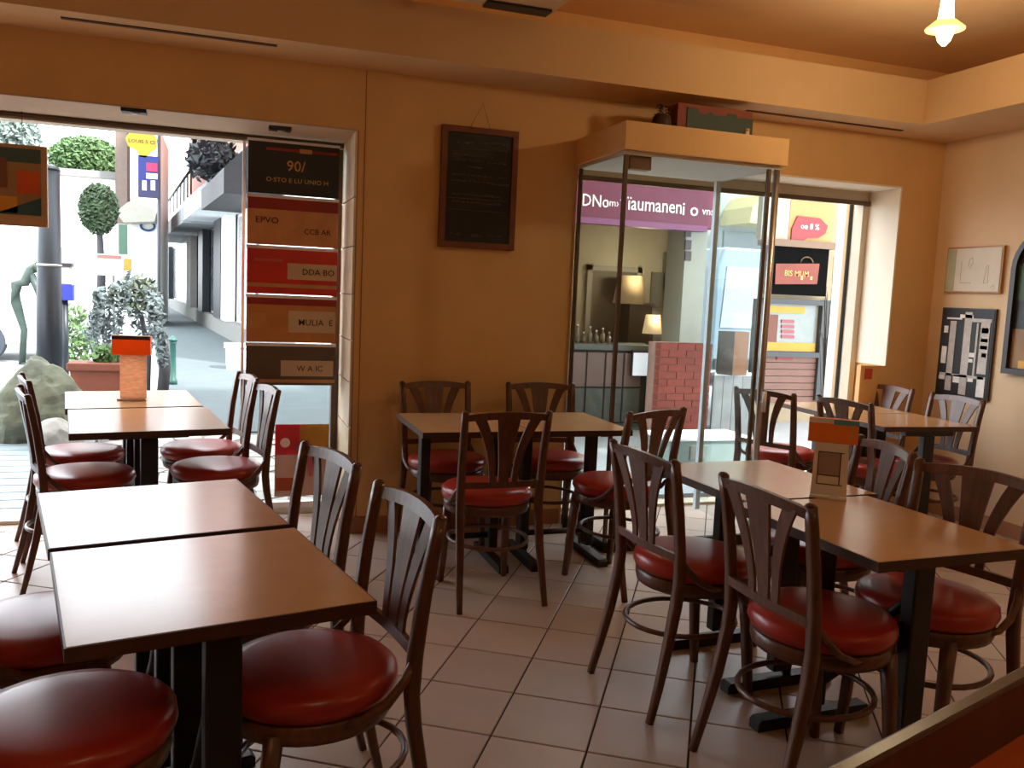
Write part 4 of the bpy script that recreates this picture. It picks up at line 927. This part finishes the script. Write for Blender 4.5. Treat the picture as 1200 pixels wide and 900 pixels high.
for k in range(7):
    q_ = ony(676+k*7.5, 400, Y+1.15); r_ = rnd.uniform(.022, .03); hh = rnd.uniform(.1, .2)
    t = thing('shop_bottle', 'small pale bottle in the row on the shop counter', 'bottle', (q_.x, Y+1.15, kz), group='bottles on the shop counter')
    MB().lathe([(r_, 0), (r_, hh*.6), (r_*.4, hh*.75), (r_*.4, hh)], 12).build('body', mat('bottle_pale', srgb(186, 176, 160), .3, var=.15, objvar=.2), t)
    MB().lathe([(r_*.45, hh), (r_*.45, hh+.02)], 10).build('cap', WHITEP, t)
a, b_ = ony(741, 440, Y+.8), ony(772, 414, Y+.8)
t = thing('bright_screen', 'bright white display screen on the front of the shop counter', 'screen', ((a.x+b_.x)/2, Y+.85, a.z))
MB().box(a.x-.01, b_.x+.01, Y+.80, Y+.845, a.z-.01, b_.z+.03).build('case', DKL, t, world=True)
MB().box(a.x, b_.x, Y+.79, Y+.80, a.z, b_.z).build('panel', mat('lit_panel', srgb(230, 236, 250), .4, emit=((.85, .9, 1, 1), .9)), t, world=True)
# brick pier with single bricks
Yb = 7.4; ba, bb2, bt_ = ony(771, 450, Yb).x, ony(832, 450, Yb).x, ony(800, 402, Yb).z
br = thing('brick_pier', 'low red brick pier standing outside the entrance glass', 'pier', ((ba+bb2)/2, Yb, GZ))
MB().box(ba+.006, bb2-.006, Yb+.006, Yb+.25, GZ, bt_-.004).build('mortar_core', mat('mortar', srgb(196, 150, 132), .9, var=.1), br, world=True)
BRK = mat('red_brick', srgb(172, 72, 56), .8, var=.15, vscale=15, bump=.2, objvar=.12)
nr = 15; rh = (bt_-GZ)/nr
for r in range(nr):
    n_ = 3; bw_ = (bb2-ba)/n_; off = bw_/2 if r % 2 else 0; x = ba-off
    while x < bb2-.01:
        l_, r2 = max(x, ba)+.004, min(x+bw_, bb2)-.004
        if r2-l_ > .02: MB().box(l_, r2, Yb-.004, Yb+.1, GZ+r*rh+.004, GZ+(r+1)*rh-.004).build('brick', BRK, br, world=True)
        x += bw_
# weathered panel and brown box
Yp = 7.6; pa_, pb_ = ony(835, 470, Yp).x, ony(880, 470, Yp).x
t = thing('weathered_panel', 'whitish weathered board panel beside the brick pier', 'panel', ((pa_+pb_)/2, Yp, GZ))
zt = ony(850, 440, Yp).z
for k in range(4): MB().box(pa_+(pb_-pa_)*k/4+.003, pa_+(pb_-pa_)*(k+1)/4-.003, Yp, Yp+.03, GZ, zt).build('board', mat('weathered_white', srgb(206, 206, 204), .8, var=.18, vscale=5, objvar=.05), t, world=True)
MB().box(pa_, pb_, Yp-.01, Yp+.04, zt, zt+.03).build('rail', WHITEP, t, world=True)
MB().tube([(pa_+.2, Yp+.06, GZ), (pa_+.2, Yp+.06, ony(856, 400, Yp).z)], .025, 8).build('post', STEEL, t, world=True)
a, b_ = ony(842, 441, Yp-.05), ony(873, 391, Yp-.05)
t = thing('brown_box', 'brown metal box with a grey side fixed above the weathered panel', 'box', ((a.x+b_.x)/2, Yp-.10, a.z+.02))
hw = (b_.x-a.x)/2; hh = b_.z-a.z
MB().prism([(-hw, .1), (-hw*.35, -.06), (hw, -.03), (hw, .10)], (0, 0, hh), (0, 0, 0), (1,0,0), (0,1,0)).build('body', mat('box_brown', srgb(170, 104, 46), .6, var=.08), t)
MB().prism([(-hw-.004, .1), (-hw*.35-.004, -.064), (-hw*.35, -.06), (-hw, .1)], (0, 0, hh), (0, 0, 0), (1,0,0), (0,1,0)).build('side_plate', mat('box_grey', srgb(128, 130, 122), .5, var=.08), t)
# low pale bench
Yq = 6.6; a, b_ = ony(782, 520, Yq).x, ony(882, 520, Yq).x; zt = ony(830, 513, Yq).z
t = thing('low_bench', 'low pale green bench with a white seat outside the entrance', 'bench', ((a+b_)/2, Yq, GZ))
MB().box(a, b_, Yq, Yq+.45, zt-.03, zt).build('seat', WHITEP, t, world=True, bevel=.008)
MB().box(a+.04, b_-.04, Yq+.03, Yq+.42, GZ, zt-.03).build('body', mat('pale_green', srgb(176, 196, 192), .6, var=.05), t, world=True)
MB().box(a+.25, a+.42, Yq+.02, Yq+.03, GZ+.06, zt-.08).build('dark_panel', GREYW, t, world=True)

# kiosk
Yk = 9.0
def K(px, py): return ony(px, py, Yk)
kx0, kx1 = K(893, 400).x, K(978, 400).x
kk = thing('kiosk', 'kiosk with grey-framed window, black bag sign, yellow strips and red sign', 'kiosk', ((kx0+kx1)/2, Yk, GZ))
MB().prism([(kx0, Yk+.12), (kx1+.5, Yk+.12), (kx1+.9, Yk+1.3), (kx0+.86, Yk+1.3)], (0, 0, 3.15), (0, 0, GZ), (1, 0, 0), (0, 1, 0)).build('body', mat('kiosk_cream', srgb(226, 206, 168), .7, var=.05), kk, world=True)
def kb(pa, pb, pt_, pbm, nm, m_, y0=.0, y1=.1, par=None):
    a, b_ = K(pa, (pt_+pbm)/2).x, K(pb, (pt_+pbm)/2).x; z1, z0 = K((pa+pb)/2, pt_).z, K((pa+pb)/2, pbm).z
    return MB().box(a, b_, Yk+y0, Yk+y1, z0, z1).build(nm, m_, par or kk, world=True)
SL = mat('slat_rose', srgb(176, 128, 112), .6, var=.08, objvar=.06)
for k in range(7): kb(899, 962, 418+k*8, 425+k*8, 'slat', SL, .08, .12)
KG = mat('kiosk_grey', srgb(86, 92, 94), .5, var=.06)
kb(896, 972, 351, 357, 'window_head', KG, .02); kb(896, 972, 413, 419, 'window_sill', KG, .02); kb(962, 972, 352, 470, 'window_stile', KG, .03); kb(884, 897, 350, 470, 'window_stile', KG, .03)
kb(897, 962, 357, 413, 'pane', mat('kiosk_pane', srgb(190, 204, 200), .15, var=.06), .1, .12)
YS = mat('strip_yellow', srgb(252, 200, 40), .5, var=.04)
kb(903, 948, 359, 367, 'yellow_strip', YS, .08, .1); kb(901, 960, 402, 412, 'yellow_strip', YS, .08, .1); kb(899, 916, 369, 402, 'brown_sheet', mat('brown_sheet', srgb(158, 92, 70), .6, var=.05), .085, .1)
RT_ = mat('rose_print', srgb(206, 110, 120), .5, var=.05)
for r in range(4): kb(921, 936, 375+r*6, 379+r*6, 'red_lettering', RT_, .085, .1)
kb(914, 933, 418, 422, 'red_tab', mat('tab_red', srgb(196, 50, 50), .5, var=.05), .06, .085)
bsn = kb(900, 968, 289, 346, 'black_sign', mat('sign_black', srgb(12, 11, 12), .9, var=.1, spec=.1), -.03, .05)
def kq(pa, pb, pt_, pbm, nm, m_): return kb(pa, pb, pt_, pbm, nm, m_, -.042, -.031, bsn)
a = [K(907, 309), K(958, 309), K(955, 333), K(906, 333)]
bag = MB().prism([(p_.x, p_.z) for p_ in a], (0, -.01, 0), (0, Yk-.031, 0)).build('bag_print', mat('bag_orange', srgb(176, 70, 30), .5, var=.12), bsn, world=True)
hc = K(943, 308); MB().tube([(hc.x+.09*math.cos(k*PI/10), Yk-.04, hc.z+.07*math.sin(k*PI/10)) for k in range(11)], .008, 5).build('bag_handle', mat('handle_tan', srgb(150, 110, 66), .5, var=.1), bsn, world=True)
text('BIS MUM', .1, GOLD, bsn, K(931, 321)+Vector((0, -.045, 0)), sx=.95)
for u in (936, 947): kq(u, u+2.5, 324, 328, 'bag_clasp', GOLD)
YW = mat('warm_yellow', srgb(250, 206, 130), .6, var=.05)
kb(925, 976, 236, 287, 'yellow_panel', YW, .0, .1); kb(893, 925, 228, 282, 'cream_panel', mat('cream_panel', srgb(252, 244, 220), .6, var=.03), .0, .1); kb(893, 976, 282, 290, 'brown_ledge', mat('ledge_brown', srgb(178, 146, 116), .6, var=.06), -.06, .1)
ra = [K(*p_) for p_ in ((926, 281), (927, 268), (934, 253), (960, 256), (969, 265), (966, 274), (958, 279), (945, 279), (938, 284))]
rs = MB().prism([(p_.x, p_.z) for p_ in ra], (0, -.02, 0), (0, Yk-.001, 0)).build('red_sign', mat('sign_red', srgb(206, 74, 80), .5, var=.08), kk, world=True)
text('oe 8 %', .1, WHITEP, rs, K(948, 266)+Vector((0, -.024, 0)))
# twig shrub next to the kiosk
Yt = 7.2; a = ony(971, 400, Yt)
t = thing('twig_shrub', 'bare twiggy shrub beside the white door leaves', 'shrub', (a.x, Yt, GZ))
rnd = random.Random(8); tw_ = MB()
for k in range(26):
    x, z = rnd.uniform(-.03, .03), rnd.uniform(.6, 1.3); dx = rnd.uniform(-.16, .1); tw_.tube([(x*.5, 0, z*.6), (x+dx*.4, rnd.uniform(-.05,.05), z+.25), (x+dx, rnd.uniform(-.1,.1), z+rnd.uniform(.3, .75))], [.006, .004, .002], 4)
tw_.tube([(0,0,0), (.01,0,.5), (0,0,1.1)], [.018, .014, .008], 6)
stuff(tw_.build('twigs', mat('twig_brown', srgb(84, 72, 62), .8, var=.2), t))
# blue-grey van
Yv = 13.0; va = ony(838, 350, Yv).x; zv = ony(860, 290, Yv).z
t = thing('blue_grey_van', 'pale blue-grey delivery van parked beyond the entrance', 'van', (va+.95, Yv, GZ))
VB = mat('van_blue', srgb(150, 172, 188), .3, var=.04, coat=.3)
MB().prism([(-.95, .3), (.95, .3), (.95, zv-.3), (.82, zv+.05), (-.82, zv+.05), (-.95, zv-.3)], (0, 4.2, 0), (0, 0, 0)).build('body', VB, t, bevel=.04)
MB().prism([(-.82, 1.05), (.82, 1.05), (.76, zv-.28), (-.76, zv-.28)], (0, -.02, 0), (0, -.001, 0)).build('rear_window', mat('van_glass', srgb(190, 214, 226), .1, var=.08), t)
MB().box(-.03, .03, -.03, 0, .5, zv-.2).build('door_seam', KG, t); MB().box(-.9, .9, -.08, .0, .32, .5).build('bumper', KG, t)
for xx in (-.8, .8): MB().tube([(xx-.1, .8, .3), (xx+.1, .8, .3)], .3, 18).build('wheel', RUB, t)
# yellow-canopied building
Yy = 17.5; ya_, yb_ = ony(840, 250, Yy).x, ony(1000, 250, Yy).x
t = thing('yellow_canopy_house', 'pale house with a rounded yellow canopy behind the blue-grey van', 'building', ((ya_+yb_)/2, Yy, GZ))
MB().box(ya_-1.5, yb_+6, Yy, Yy+4, GZ, 8).build('wall', mat('house_grey', srgb(196, 200, 198), .8, var=.04), t, world=True)
zc0, zc1 = ony(870, 267, Yy).z, ony(870, 227, Yy).z
MB().prism([(0, 0), (1.6, 0), (1.6, zc1-zc0), (.7, zc1-zc0), (.25, (zc1-zc0)*.8), (.05, (zc1-zc0)*.45)], (0, 1.2, 0), (ya_+.1, Yy-1.2, zc0)).build('canopy', mat('canopy_yellow', srgb(240, 226, 150), .7, var=.05), t, world=True)
MB().box(ya_+.2, ya_+2.4, Yy-.05, Yy, 1.0, zc0-.1).build('window', mat('house_window', srgb(120, 130, 130), .2, var=.1), t, world=True)
